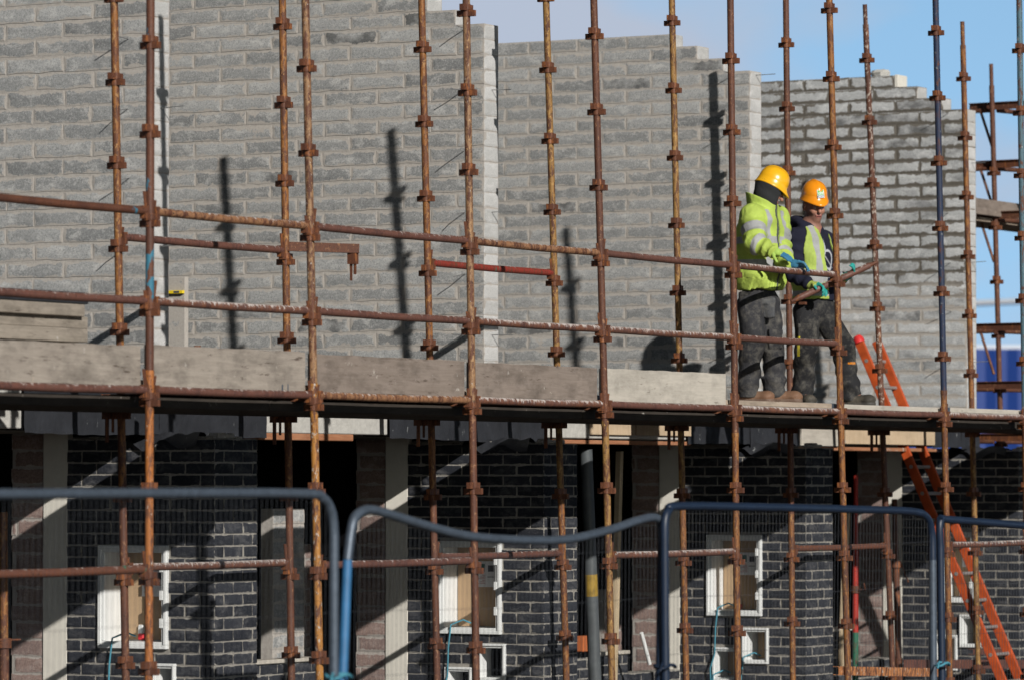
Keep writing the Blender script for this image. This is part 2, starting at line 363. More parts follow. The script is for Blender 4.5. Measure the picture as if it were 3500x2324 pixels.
def cross_wall(k, mats, label, rows_full=27, steps=3, length=5.4, T0=None):
    T0 = TW[k]; z0 = E+.31; ch = .11; mb = MB()
    full = length
    def lim(r):
        d = r-(rows_full-1)
        return ((0, full) if d <= 0 else (.235*d-.0, full))
    rows = rows_full+steps
    # side face (towards the camera) runs from the front end into the house
    bonded(mb, (T0, NW+.003, z0), (0, 1, 0), (0, 0, 1), (-1, 0, 0), full, rows, .45, ch, .015, .03, jit=.005, ring=.03, lim=lim)
    for r in range(rows):
        a0 = lim(r)[0]
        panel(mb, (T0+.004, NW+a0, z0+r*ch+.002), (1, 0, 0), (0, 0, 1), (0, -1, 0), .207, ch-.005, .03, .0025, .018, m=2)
        mb.box(T0+.005, T0+.215, NW+a0+.0035, NW+full, z0+r*ch, z0+r*ch+ch-(.0 if r < rows-1 else .012), 1)
        if lim(r+1)[0] > a0 or r == rows-1:                    # bare bed on top of a step
            mb.box(T0+.004, T0+.214, NW+a0+.006, NW+full, z0+(r+1)*ch-.022, z0+(r+1)*ch-.006, 0)
    org = (T0, NW, z0); o = empty('cross_wall', org, label, 'wall', 'blockwork cross walls between the houses')
    rel(mb, org).build('blockwork', [M[mats], M[mats+'_mort'], M['blkend_sunlit']], o, edge=True)
    # steel ties left sticking out of the bed joints
    for q in range(7):
        z = z0+.30+q*.44
        if z > z0+rows_full*ch: break
        t = MB(); y = NW+.16+random.uniform(-.02, .02); L_ = random.uniform(.15, .2); dz = random.uniform(-.02, .02)
        t.tube([(T0+.02, y, z), (T0-L_*.6, y+random.uniform(-.01, .01), z+dz), (T0-L_, y+random.uniform(-.02, .02), z+dz*1.6)], .0032, 6)
        rel(t, org).build('wall_tie', M['steel'], o)
        if q % 2 == (k % 2):
            t = MB(); L_ = random.uniform(.13, .18)
            t.tube([(T0+.11, NW+.03, z+.0), (T0+.11, NW-L_, z+random.uniform(-.006, .012))], .0032, 6)
            rel(t, org).build('wall_tie', M['steel'], o)
    return o
cross_wall(0, 'blk', 'grey blockwork cross wall nearest the camera, cut off by the left edge', 34, 0)
cross_wall(1, 'blk', 'grey blockwork cross wall behind the first toe boards, stepped top above the frame')
cross_wall(2, 'blk', 'grey blockwork cross wall with a stepped top against the sky, left of the workers')
cross_wall(3, 'blkw', 'grey blockwork cross wall with fresh dark mortar behind the two workers')

# ================================================================== brick piers carrying the meter boxes
PIERW = .50
def pier(k, label, top_y):
    T0 = TW[k]-.02; n0, n1 = NP, NR; ch = .075; rows = 31; z0 = E+.27-rows*ch; mb = MB()
    org = (T0, n0, z0); o = empty('brick_pier', org, label, 'brick pier', 'dark brick piers at the fronts of the houses')
    bonded(mb, (T0, n0+.002, z0), (0, 1, 0), (0, 0, 1), (-1, 0, 0), n1-n0, rows, .225, ch, .010, .02, jit=.0014, ring=.012,
           skip=[(y0-n0+.01, y1-n0-.01, q0-z0+.01, q1-z0-.01) for y0, y1, q0, q1 in HOLES[k]])
    bonded(mb, (T0+.002, n0, z0), (1, 0, 0), (0, 0, 1), (0, -1, 0), PIERW, rows, .225, ch, .010, .02, jit=.0014, ring=.012, half=.1125)
    # mortar core, cut round the boxes with strips
    ys = sorted({n0+.006, n1} | {v for h in HOLES[k] for v in h[:2]}); zs = sorted({z0, E+.27} | {v for h in HOLES[k] for v in h[2:]})
    for a, b in zip(ys, ys[1:]):
        for c, d in zip(zs, zs[1:]):
            cy, cz = (a+b)/2, (c+d)/2
            if any(h[0] < cy < h[1] and h[2] < cz < h[3] for h in HOLES[k]): continue
            mb.box(T0+.006, T0+.22, a, b, c, d, 1)
    mb.box(T0+.22, T0+PIERW, n0+.006, n1, z0, E+.27, 1)
    rel(mb, org).build('brickwork', [M['brk'], M['brk_mort']], o, edge=True)
    # rough bed of mortar on the last course
    mb = MB()
    for i in range(16):
        y = n0+.02+i*(n1-n0-.05)/16; mb.bbox(T0+.01, T0+.1, y, y+random.uniform(.05, .07), E+.271, E+.271+random.uniform(.006, .02), .004)
    rel(mb, org).build('mortar_bed', M['brk_mort'], o)
    return o
# meter boxes (Y0, Y1, Z0, Z1) on the camera side of each pier
def hole(k, xa, ya, xb, yb):
    a = onT(TW[k]-.02, xa, ya); b = onT(TW[k]-.02, xb, yb); return (b.y, a.y, b.z, a.z)
BOX = [
    [hole(0, 230, 1256, 388, 1496), hole(0, 352, 1528, 406, 1600)],
    [hole(1, 1012, 1246, 1157, 1462), hole(1, 1093, 1482, 1167, 1572), hole(1, 1028, 1536, 1090, 1600)],
    [hole(2, 1631, 1232, 1758, 1420), hole(2, 1713, 1446, 1773, 1530), hole(2, 1645, 1491, 1702, 1570)],
    [hole(3, 2168, 1225, 2250, 1389), hole(3, 2214, 1416, 2262, 1492), hole(3, 2150, 1462, 2208, 1545)],
]
HOLES = BOX
for k, lab in enumerate(['dark brick pier nearest the camera, at the left edge', 'dark brick pier below the middle of the second cross wall',
                         'dark brick pier below the worker in the lime jacket', 'dark brick pier at the right end, behind the lower ladder']):
    pier(k, lab, 0)

def meter_box(k, h, big, label, rope=False, papers=True, cap=True):
    T0 = TW[k]-.02; y0, y1, z0, z1 = h; f = .045 if big else .032; d = .20
    org = (T0, (y0+y1)/2, z0); o = empty('meter_box', org, label, 'meter box', 'white meter boxes in the brick piers')
    mb = MB(); p = .012
    # outer frame in two steps
    for (a, b, pr) in ((0, f*.55, .026), (f*.55, f, .014)):
        mb.bbox(T0-pr, T0+.01, y0+a, y1-a, z0+a, z0+b, .003); mb.bbox(T0-pr, T0+.01, y0+a, y1-a, z1-b, z1-a, .003)
        mb.bbox(T0-pr, T0+.01, y0+a, y0+b, z0+b+.0005, z1-b-.0005, .003); mb.bbox(T0-pr, T0+.01, y1-b, y1-a, z0+b+.0005, z1-b-.0005, .003)
    rel(mb, org).build('frame', M['upvc'], o)
    mb = MB()                                               # tray
    mb.box(T0+.012, T0+d, y0+f*.5, y0+f-.002, z0+f*.5, z1-f*.5); mb.box(T0+.012, T0+d, y1-f+.002, y1-f*.5, z0+f*.5, z1-f*.5)
    mb.box(T0+.012, T0+d, y0+f-.002, y1-f+.002, z0+f*.5, z0+f-.002); mb.box(T0+.012, T0+d, y0+f-.002, y1-f+.002, z1-f+.002, z1-f*.5)
    mb.box(T0+d, T0+d+.02, y0+f*.5, y1-f*.5, z0+f*.5, z1-f*.5)
    rel(mb, org).build('tray', M['upvc'], o)
    mb = MB(); mb.box(T0+d-.012, T0+d-.002, y0+f+.004, y1-f-.004, z0+f+.004, z1-f-.004)
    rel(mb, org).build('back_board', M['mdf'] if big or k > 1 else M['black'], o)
    if big:
        mb = MB()
        for q in range(3):
            zc = z0+(z1-z0)*(.25+.27*q); mb.bbox(T0-.03, T0+.0, y0+f*.6, y0+f+.006, zc-.03, zc+.03, .002)
        rel(mb, org).build('hinge', M['upvc'], o)
    if papers:
        W_ = y1-y0; H_ = z1-z0; xx = T0+d-.0135; ya, yb = y0+W_*.30, y0+W_*.62; za, zb = z0+H_*.50, z0+H_*.78
        mb = MB(); mb.box(xx-.001, xx, ya, yb, za, zb)
        mb.box(xx-.0035, xx-.002, y0+W_*.16, y0+W_*.30, za+.02, zb+.01)
        pp = rel(mb, org).build('notice_sheets', M['paper'], o)
        mb = MB()
        mb.box(xx-.002, xx-.0012, ya+W_*.17, yb-.02, zb-.075, zb-.02)
        rel(mb, org).build('picture', M['inkpic'], pp)
        mb = MB()
        for q in range(6): mb.box(xx-.002, xx-.0012, ya+W_*.16, yb-.015-.02*(q % 3), za+.025+q*.011, za+.028+q*.011)
        rel(mb, org).build('printed_lines', M['inkred'], pp)
        mb = MB()
        mb.box(xx-.002, xx-.0012, ya+.015, ya+W_*.12, zb-.075, zb-.03); mb.box(xx-.002, xx-.0012, ya+.012, ya+W_*.13, za+.07, za+.075)
        mb.box(xx-.0045, xx-.0036, y0+W_*.2, y0+W_*.27, zb-.09, zb-.02)
        rel(mb, org).build('printed_boxes', M['ink'], pp)
    if cap:
        mb = MB(); yc = y0+(y1-y0)*.62
        mb.bbox(T0+d-.035, T0+d-.004, yc-.02, yc+.02, z0+f+.004, z0+f+.10, .008); rel(mb, org).build('tube_end', M['upvc'], o)
        mb = MB(); mb.bbox(T0+d-.045, T0+d-.002, yc-.03, yc+.012, z0+f+.003, z0+f+.045, .006); rel(mb, org).build('red_cap', M['redpl'], o)
    if rope:
        mb = MB(); ys = y0+(y1-y0)*.66; pts = [(T0+.1, ys-.03, z0+f+.03), (T0+.04, ys, z0+f+.055), (T0-.03, ys+.06, z0+f+.02), (T0-.04, ys+.075, z0-.1),
               (T0-.035, ys+.085, z0-.3), (T0-.045, ys+.12, z0-.42), (T0-.04, ys+.11, z0-.7)]
        sm = []
        for i in range(len(pts)-1):
            for t in (0, .33, .66): sm.append(Vector(pts[i]).lerp(Vector(pts[i+1]), t))
        sm.append(pts[-1]); mb.tube(sm, .006, 7)
        rel(mb, org).build('draw_rope', M['rope'], o)
    return o
pl = ['nearest brick pier', 'second brick pier', 'third brick pier', 'last brick pier']
for k in range(4):
    meter_box(k, BOX[k][0], True, 'large white meter box with notices inside, in the %s' % pl[k], rope=(k < 3))
    meter_box(k, BOX[k][1], False, 'small white meter box low in the %s, %s' % (pl[k], ['alone', 'right of two', 'right and higher of two', 'right of two'][k]),
              rope=(k == 2), papers=False, cap=False)
    if k: meter_box(k, BOX[k][2], False, 'small white meter box low in the %s, left of two' % pl[k], rope=(k == 2), papers=False, cap=False)

# ================================================================== floor zone over the ground storey
deck = MB(); deck.box(12, 37.6, NW+.21, 24, E+.34, E+.60); tag(deck.build('floor_deck', M['black']), 'dark floor deck of the upper storey behind the scaffold platform', 'floor deck')  # black colour carries the darkness of the rooms below
bw = MB(); bw.box(12, 37.6, 23.8, 24, 0, E+.40); tag(bw.build('rear_wall', M['black']), 'dark rear wall deep inside the ground floor rooms', 'wall')  # closes the rooms, their darkness put into its black colour
def sheet_on(a, b, z0, z1, N, amp=.008):
    """slightly wavy membrane hung on the front of the floor edge"""
    mb = MB(); nu, nv = 60, 5; ph = [random.uniform(0, 6) for _ in range(5)]; pts = []
    for j in range(nv+1):
        for i in range(nu+1):
            x = a+(b-a)*i/nu; v = j/nv; w_ = amp*(math.sin(x*7+ph[0])*math.sin(v*3+ph[1])+.5*math.sin(x*19+v*4+ph[2]))*(1.2-v)
            dz = (.005*math.sin(x*3+ph[3])+.002*math.sin(x*27+ph[4])) if j == 0 else 0
            pts.append((x, N-.012-abs(w_), z0+(z1-z0)*v+dz))
    mb.add(pts, [(j*(nu+1)+i, j*(nu+1)+i+1, (j+1)*(nu+1)+i+1, (j+1)*(nu+1)+i) for j in range(nv) for i in range(nu)], 0, True)
    return mb
SEG = [(22.85, 25.60), (27.2, 29.42), (31.74, 33.72), (36.42, 37.43)]
for k, (a, b_) in enumerate(SEG):
    org = (a, NW, E+.30); mb = MB(); mb.box(a, b_, NW+.004, NW+.2, E+.315, E+.56)
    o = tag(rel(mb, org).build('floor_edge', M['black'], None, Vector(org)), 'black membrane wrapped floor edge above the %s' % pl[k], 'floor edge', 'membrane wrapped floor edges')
    mb = sheet_on(a, (a+b_)/2+.2, E+.295, E+.56, NW); rel(mb, org).build('membrane', M['membrane'], o)
    mb = sheet_on((a+b_)/2+.1, b_, E+.285, E+.55, NW-.006); rel(mb, org).build('membrane', M['membrane'], o)
for k in range(4):                                          # torn membrane lying over the top bricks of the piers
    T0 = TW[k]-.02; mb = MB(); n = 12; pts = []; y = NP+.12
    for i in range(n+1):
        for j in range(5):
            pts.append((T0-.035+.05*j, y+i*.045, E+.285+.012*math.sin(i*1.3+j+k)+(.02*math.sin(j*1.2) if j else -.055-.03*math.sin(i*.9+k))))
    mb.add(pts, [(i*5+j, i*5+j+1, i*5+j+6, i*5+j+5) for i in range(n) for j in range(4)], 0, True)
    o = thing_mesh('membrane_scrap', mb, M['membrane'], (T0, y, E+.28), 'crumpled scrap of black membrane on top of the %s' % pl[k], 'membrane scrap', 'membrane scraps')
    mb = MB()
    for q in range(3):
        x = T0+.06+.13*q; mb.bbox(x, x+.09, NP+.01+.02*q, NP+.09+.02*q, E+.272, E+.272+random.uniform(.015, .04), .006)
    thing_mesh('mortar_lumps', mb, M['blk_mort'], (T0, NP, E+.27), 'lumps of mortar left on the front corner of the %s' % pl[k], 'mortar lumps', 'mortar lumps on the piers')
lin = ['pale concrete lintel left of the nearest pier, cut off by the left edge', 'pale concrete lintel between the first and second pier', 'pale painted lintel end left of the plywood boards',
       'pale lintel behind the stained boards between third and last pier']
for k, (a, b_) in enumerate([(19.5, 22.84), (25.61, 27.19), (29.43, 31.73), (33.73, 36.41)]):
    mb = MB(); org = (a, NW, E+.33); n = NW-.004 if k < 3 else NW+.02
    mb.bbox(a, b_, n, NW+.18, E+.322, E+.56, .006)
    thing_mesh('lintel', mb, M['conc'], org, lin[k], 'lintel', 'lintels over the ground floor openings')
def ply_on(xa, xb, ya, yb, mat, label, dep=.02):
    a = onN(NW-.03, xa, ya); b = onN(NW-.03, xb, yb); mb = MB(); mb.bbox(a.x, b.x, NW-.03, NW-.03+dep, b.z, a.z+.06, .003)
    thing_mesh('formwork_board', mb, mat, (a.x, NW-.03, b.z), label, 'board', 'formwork boards over the openings')
ply_on(1364, 1465, 950, 1003, M['ply'], 'brown plywood board over the opening left of the third pier')
ply_on(1468, 1594, 950, 1005, M['ply'], 'brown plywood board beside the third pier, under the platform')
ply_on(1849, 1936, 958, 1028, M['toe3'], 'cement splashed pale board over the opening right of the third pier')
ply_on(1952, 2156, 962, 1026, M['ply'], 'cement stained brown board beside the last pier')
def strip_on(xa, xb, ya, hh, mat, label):
    a = onN(NW-.0, xa, ya); b = onN(NW-.0, xb, ya+4); mb = MB(); mb.bbox(a.x, b.x, NW-.0, NW+.12, a.z-hh, a.z, .004)
    thing_mesh('timber_batten', mb, mat, (a.x, NW, a.z-hh), label, 'timber batten', 'battens under the lintels')
strip_on(597, 815, 997, .045, M['redwood'], 'reddish timber batten under the lintel right of the nearest pier')
strip_on(1266, 1594, 1012, .03, M['redwood'], 'thin timber batten under the plywood boards left of the third pier')
strip_on(1835, 2160, 1028, .03, M['redwood'], 'thin timber batten under the stained boards left of the last pier')
# reveals beside the openings: insulation strip, then reddish blocks, then black sheets added for the dark void
for k in range(4):
    T0 = TW[k]+.0; xs = [(122, 172, 62), (913, 960, 862), (1541, 1594, 1500), (2068, 2108, 1985)][k]
    yi0 = NR+.002; yi1 = NR+.19; org = (T0, NR, 0)
    mb = MB(); mb.bbox(T0-.016, T0+.05, yi0, yi1, .5, E+.33, .004)
    for q in range(3): mb.box(T0-.0165, T0-.0162, yi0+.04+q*.05, yi0+.043+q*.05, .5, E+.32)
    thing_mesh('insulation_board', mb, M['insul'], org, 'cream insulation board standing against the reveal behind the %s' % pl[k], 'insulation board', 'insulation boards in the reveals')
    mb = MB(); yb = yi1+.25; z0 = .1
    bonded(mb, (T0-.006, yi1+.004, z0), (0, 1, 0), (0, 0, 1), (-1, 0, 0), yb-yi1, 21, .45, .11, .012, .03, ring=.02)
    mb.box(T0+.0, T0+.1, yi1+.01, yb, z0, z0+21*.11, 1)
    thing_mesh('reveal_blockwork', mb, [M['redblk'], M['redblk_mort']], org, 'reddish blockwork reveal inside the opening behind the %s' % pl[k], 'blockwork', 'reddish reveals', edge=True)
    mb = MB(); mb.box(T0+.11, T0+.2, yb-.02, 23.7, 0, E+.39)  # added sheet, its black stands in for the unlit void
    thing_mesh('added_void_sheet', mb, M['black'], org, 'added black sheet for the dark void beyond the reddish reveal of the %s' % pl[k], 'wall', 'added black sheets for the dark voids')
# recessed fronts: brick dado, sill, blockwork seen inside
def dado(k, xa, xb, ytop, label, sill=True):
    a = onN(NR, xa, ytop); b = onN(NR, xb, ytop); mb = MB(); T0 = a.x; W_ = b.x-a.x; top = a.z; rows = int((top)/.075); z0 = top-rows*.075
    bonded(mb, (T0, NR, z0), (1, 0, 0), (0, 0, 1), (0, -1, 0), W_, rows, .225, .075, .010, .02, jit=.0014, ring=.012)
    mb.box(T0+.0, T0+W_, NR+.006, NR+.2, z0, top, 1); org = (T0, NR, z0)
    o = empty('dado_wall', org, label, 'low wall', 'low brick walls under the window openings')
    rel(mb, org).build('brickwork', [M['brk'], M['brk_mort']], o, edge=True)
    if sill:
        mb = MB(); mb.bbox(T0-.0, T0+W_, NR-.02, NR+.12, top+.002, top+.03, .004); rel(mb, org).build('sill', M['toe3'], o)
dado(0, 560, 732, 1534, 'low dark brick wall with pale sill between the first two piers')
dado(1, 1290, 1372, 1500, 'low dark brick wall beside the grey pipe', False)
dado(1, 1373, 1448, 1512, 'low dark brick wall right of the grey pipe')
dado(1, 1449, 1600, 1552, 'lowest dark brick wall under the doorway left of the third pier', False)
dado(2, 1880, 1962, 1458, 'low dark brick wall with white sill right of the third pier')
dado(2, 1963, 2110, 1524, 'lowest dark brick wall under the doorway left of the last pier', False)
def inner_blocks(xa, xb, ya, yb, N, mats, label):
    a = onN(N, xa, ya); b = onN(N, xb, yb); z0 = b.z; rows = max(2, int((a.z-z0)/.11)); mb = MB()
    bonded(mb, (a.x, N, z0), (1, 0, 0), (0, 0, 1), (0, -1, 0), b.x-a.x, rows, .45, .11, .012, .03, ring=.02)
    mb.box(a.x, b.x, N+.006, N+.1, z0, z0+rows*.11, 1)
    thing_mesh('block_pillar', mb, [M[mats], M[mats+'_mort']], (a.x, N, z0), label, 'block pillar', 'block pillars inside the openings', edge=True)
inner_blocks(630, 702, 1168, 1530, NR+.35, 'blk', 'grey block pillar inside the window right of the nearest pier')
inner_blocks(704, 726, 1230, 1530, NR+.9, 'redblk', 'reddish block pillar behind the thickest yellow standard')
inner_blocks(1395, 1450, 1330, 1512, NR+.6, 'redblk', 'reddish block pillar inside the window left of the third pier')
inner_blocks(1500, 1530, 1370, 1550, NR+.5, 'redblk', 'reddish block pillar beside the navy fence post')
# ================================================================== scaffold
TR = .0242
def vpress_mesh():
    """one set of four pressed steel brackets round the tube; arms along Y sit lower than arms along X"""
    mb = MB(); t = .004
    def arm(dx, dy, z0, z1):
        d = Vector((dx, dy, 0)); s = Vector((-dy, dx, 0)); w0, w1, r0, r1 = .016, .011, .012, .061
        def plate(p, q):
            n = (q-p).normalized().cross(Vector((0, 0, 1)))*t/2
            vs = [p-n, q-n, q+n, p+n]; vs = [v+Vector((0, 0, z0)) for v in vs]+[v+Vector((0, 0, z1)) for v in vs]
            mb.add(vs, [(0, 1, 2, 3), (4, 5, 6, 7), (0, 1, 5, 4), (1, 2, 6, 5), (2, 3, 7, 6), (3, 0, 4, 7)])
        A = d*r0+s*w0; B = d*r1+s*w0*.85; C_ = d*r1-s*w0*.85; D = d*r0-s*w0
        plate(A, B); plate(B, C_); plate(C_, D)
    arm(0, 1, -.079, -.041); arm(0, -1, -.079, -.041); arm(1, 0, -.044, -.004); arm(-1, 0, -.044, -.004)
    for a, b in ((-.079, -.036), (-.049, -.002)): mb.tube([(0, 0, a), (0, 0, b)], TR+.003, 12)
    return mb
_vp = {}
def vpress(parent, loc, mat):
    if mat not in _vp:
        o = vpress_mesh().build('bracket', mat, parent, loc); _vp[mat] = o.data; return o
    o = bpy.data.objects.new('bracket', _vp[mat]); COL.objects.link(o); o.parent = parent; o.location = loc; return o
STD = {}
def standard(key, N, xt, yt, xb, lvl, upper, lower, yj, top, label, clipmat='clip', spigot=False, bottom=0.0, group='scaffold standards'):
    a = onN(N, xt, yt); b = onN(N, xb, 1568.)
    if yt == 0: pass
    def at(z): k = (z-a.z)/(b.z-a.z); return Vector((a.x+(b.x-a.x)*k, N, z))
    zt = E+top; p0 = at(bottom); o = empty('scaffold_standard', p0, label, 'scaffold standard', group)
    zj = E+yj if yj is not None else None
    def seg(z0, z1, mat, nm='tube', r=TR, cap=True):
        mb = MB(); n = 6; mb.tube([at(z0+(z1-z0)*i/n)-p0 for i in range(n+1)], r, 18, hollow=False); return mb.build(nm, M[mat], o)
    if zj: seg(bottom, zj, lower); seg(zj, zt, upper)
    else: seg(bottom, zt, upper)
    if zj:
        mb = MB(); mb.tube([at(zj-.03)-p0, at(zj+.002)-p0], TR+.0025, 18); mb.build('collar', M[lower], o)
    if spigot: seg(zt, zt+spigot, upper, 'spigot', .0185)
    for k in range(-4, 9):
        z = E+.5*k+lvl
        if z-.1 > bottom and z < zt: vpress(o, at(z)-p0, M[clipmat if z > (zj or 0) or lower is None else clipmat])
    mb = MB(); mb.box(-.075, .075, -.075, .075, 0, .008); mb.tube([(0, 0, .008), (0, 0, .2)], .018, 10)
    if bottom == 0: mb.build('base_plate', M['clip'], o)
    STD[key] = at; return o
FT, BT = 3.96, 3.93
Fs = [  # x at top, x at bottom, upper, lower, joint height, top, label
    (347, 343, 'brown_blue', 'lowerorange', .62, FT, 'front standard, dark brown above bright orange, nearest the camera with blue paint flecks'),
    (704, 737, 'tan', 'lowergrey', .58, FT, 'front standard, tan above orange with grey cement patches, second from the left'),
    (1075, 1098, 'tan', 'brown', .50, FT, 'front standard with speckled tan top, in front of the middle of the second cross wall'),
    (1369, 1411, 'brown', 'yellow', .40, FT, 'front standard, plain brown above yellowish, left of the palest toe board'),
    (1684, 1701, 'brown', 'orange', .34, FT, 'brown front standard directly left of the worker in the lime jacket'),
    (1912, 1955, 'orange', 'yellow', None, FT, 'rust mottled front standard in front of the worker in the navy hoodie'),
    (2157, 2190, 'blue', 'orange', .70, 4.0, 'front standard painted dark blue above and orange below'),
    (2350, 2371, 'bluepale', 'orange', .45, 4.2, 'pale blue front standard at the right edge')]
for i, (xt, xb, u_, l_, zj, top, lab) in enumerate(Fs):
    standard(('F', i), NF, xt, 0, xb, .0, u_, l_, zj, top, lab, group='front row scaffold standards', clipmat='clip' if i < 6 else 'clip')
Bs = [
    (263, 290, 'orange', 'brown', -.05, BT, 0, 'rear standard, glossy orange, nearest the camera'),
    (651, 672, 'orange', 'brown', -.05, BT, 0, 'rear standard, smooth orange, carrying the loose bracket arm'),
    (972, 1008, 'orange', 'brown', -.1, BT, 0, 'rear standard, speckled dark orange, at the green ended rail'),
    (1259, 1306, 'yellow', 'orange', -.1, BT, 0, 'rear standard, mottled yellow, left of the plain brown front one'),
    (1549, 1582, 'yellow', 'orange', -.1, BT, 0, 'rear standard, mottled yellow, beside the wide shadow on the third wall'),
    (1812, 1828, 'brown', 'orange', -.2, 3.8, 0, 'dark brown rear standard between the two workers'),
    (1996, 2059, 'white', 'brown', .55, None, .16, 'rear standard splashed white, with bare spigot top against the sky'),
    (2219, 2256, 'orange', 'yellow', .5, None, .2, 'bright orange rear standard with bare top, at the end of the fresh wall')]
for i, (xt, xb, u_, l_, zj, top, sp, lab) in enumerate(Bs):
    if top is None: top = (onN(NB, xt, [0, 0, 0, 0, 0, 0, 57, 105][i]).z-E)
    standard(('B', i), NB, xt, 0 if not sp else 60, xb, -.045, u_, l_, zj, top, lab, spigot=sp, group='rear row scaffold standards')

def ledger(a, b, mat, label, group, name='scaffold_rail', gap=.055, h0=0., wedge=True):
    d = (b-a).normalized(); o = empty(name, a, label, 'scaffold rail', group)
    mb = MB(); p = a+d*gap; q = b-d*gap
    mid = (p+q)/2-Vector((0, 0, .004))
    mb.tube([p-a, mid-a, q-a], TR*.97, 16, hollow=True); mb.build('tube', M[mat], o)
    for e_, s in ((a, 1), (b, -1)):
        c = e_+d*s*.052; mb = MB()
        n = Vector((0, 0, 1)).cross(d).normalized()
        # pressed C head, then the driven wedge
        vs = []
        for x in (-.018, .022):
            for y in (-.020, .020):
                for z in (-.045, .028): vs.append(c+d*s*x+n*y+Vector((0, 0, z))-a)
        mb.add(vs, [(0,1,3,2), (4,6,7,5), (0,4,5,1), (2,3,7,6), (0,2,6,4), (1,5,7,3)])
        mb.build('end_head', M['clip'], o)
        mb = MB(); t = random.uniform(-.02, .05); vs = []
        for z, w_ in ((-.075, .006), (.075+t, .014)):
            for x in (-w_, w_):
                for y in (-.003, .003): vs.append(c+d*s*(x-.012+ (z*.15))+n*y+Vector((0, 0, z))-a)
        mb.add(vs, [(0,1,3,2), (4,5,7,6), (0,1,5,4), (2,3,7,6), (0,2,6,4), (1,3,7,5)])
        mb.build('wedge', M['clip'], o)
    return o
at = lambda r, i, h: STD[(r, i)](E+h)
def left_of(r, h): a, b = at(r, 0, h), at(r, 1, h); return a-(b-a)*1.0
bays = ['cut off by the left edge', 'between first and second front standard', 'between second and third front standard', 'between third and fourth front standard',
        'left of the worker in lime', 'in front of the two workers', 'right of the workers', 'at the right edge']
mt = ['brown_blue', 'ledgero', 'ledger', 'ledgero', 'ledger', 'ledgerw']
mm = ['ledger', 'ledgerw', 'ledger', 'ledgerw', 'ledgerw', 'ledger']
ml = ['ledger', 'ledger', 'ledgero', 'ledgerw', 'ledger', 'ledgerw', 'ledger', 'ledgerw']
for b in range(8):
    for nm, h, mats, nb in (('top guard rail', 1.51, mt, 6), ('middle guard rail', 1.007, mm, 6), ('platform edge rail', .512, ml, 8)):
        if b >= nb: continue
        p = at('F', b-1, h) if b else left_of('F', h); q = at('F', b, h)
        ledger(p, q, mats[b], 'rusty %s %s' % (nm, bays[b]), 'front scaffold rails')
for (r, i, j, h, mat, lab) in [
        ('B', 0, 1, 1.47, 'ledger', 'brown inner guard rail between the two nearest rear standards'),
        ('B', 2, 3, 1.467, 'ledgerr', 'red and green inner guard rail between third and fourth rear standard'),
        ('F', 1, 2, -.495, 'ledger', 'lower front rail crossing behind the gap in the fence'),
        ('F', 3, 4, -.488, 'ledgerw', 'lower front rail ending at the navy fence post bay'),
        ('F', 6, 7, -.486, 'ledgerw', 'lower front rail at the right edge, crossing the ladder'),
        ('B', 0, 1, -.515, 'ledgerw', 'lower rear rail right of the nearest meter box'),
        ('B', 2, 3, -.505, 'ledger', 'lower rear rail over the second meter box'),
        ('B', 5, 6, -.52, 'ledgerg', 'lower rear rail with green end, right of the third pier')]:
    ledger(at(r, i, h), at(r, j, h), mat, lab, 'lower and inner scaffold rails')
ledger(left_of('F', -.49), at('F', 0, -.487), 'ledgerg', 'lower front rail with green end at the left edge', 'lower and inner scaffold rails')
# transoms under the platform, front to rear
for i in range(8):
    q = at('B', i, .526); p = at('F', i+1, .526) if i < 7 else None
    if p is None: continue
    o = empty('transom', p, 'steel transom under the platform, at the %s rear standard' % ['nearest', 'second', 'third', 'fourth', 'fifth', 'sixth', 'seventh', 'last'][i], 'transom', 'transoms under the platform')
    d = (q-p); n = Vector((0, 0, 1)).cross(d).normalized(); L_ = d.length; d.normalize()
    mb = MB()
    for (y0, y1, z0, z1) in ((-.025, .025, -.004, 0), (-.003, .003, -.05, -.004)):
        vs = [p-p+d*x+n*y+Vector((0, 0, z)) for x in (.03, L_+.12) for y in (y0, y1) for z in (z0, z1)]
        mb.add(vs, [(0,1,3,2), (4,6,7,5), (0,4,5,1), (2,3,7,6), (0,2,6,4), (1,5,7,3)])
    mb.build('tee_bar', M['clip'], o)
    mb = MB(); c = d*(L_+.09)
    mb.box(c.x-.012, c.x+.012, c.y-.03, c.y+.03, -.15, -.05); mb.box(c.x-.004, c.x+.004, c.y-.012, c.y+.012, -.29, -.15)
    mb.box(c.x-.004, c.x+.004, c.y-.05, c.y-.035, -.23, -.03)
    mb.build('hook', M['clip'], o)
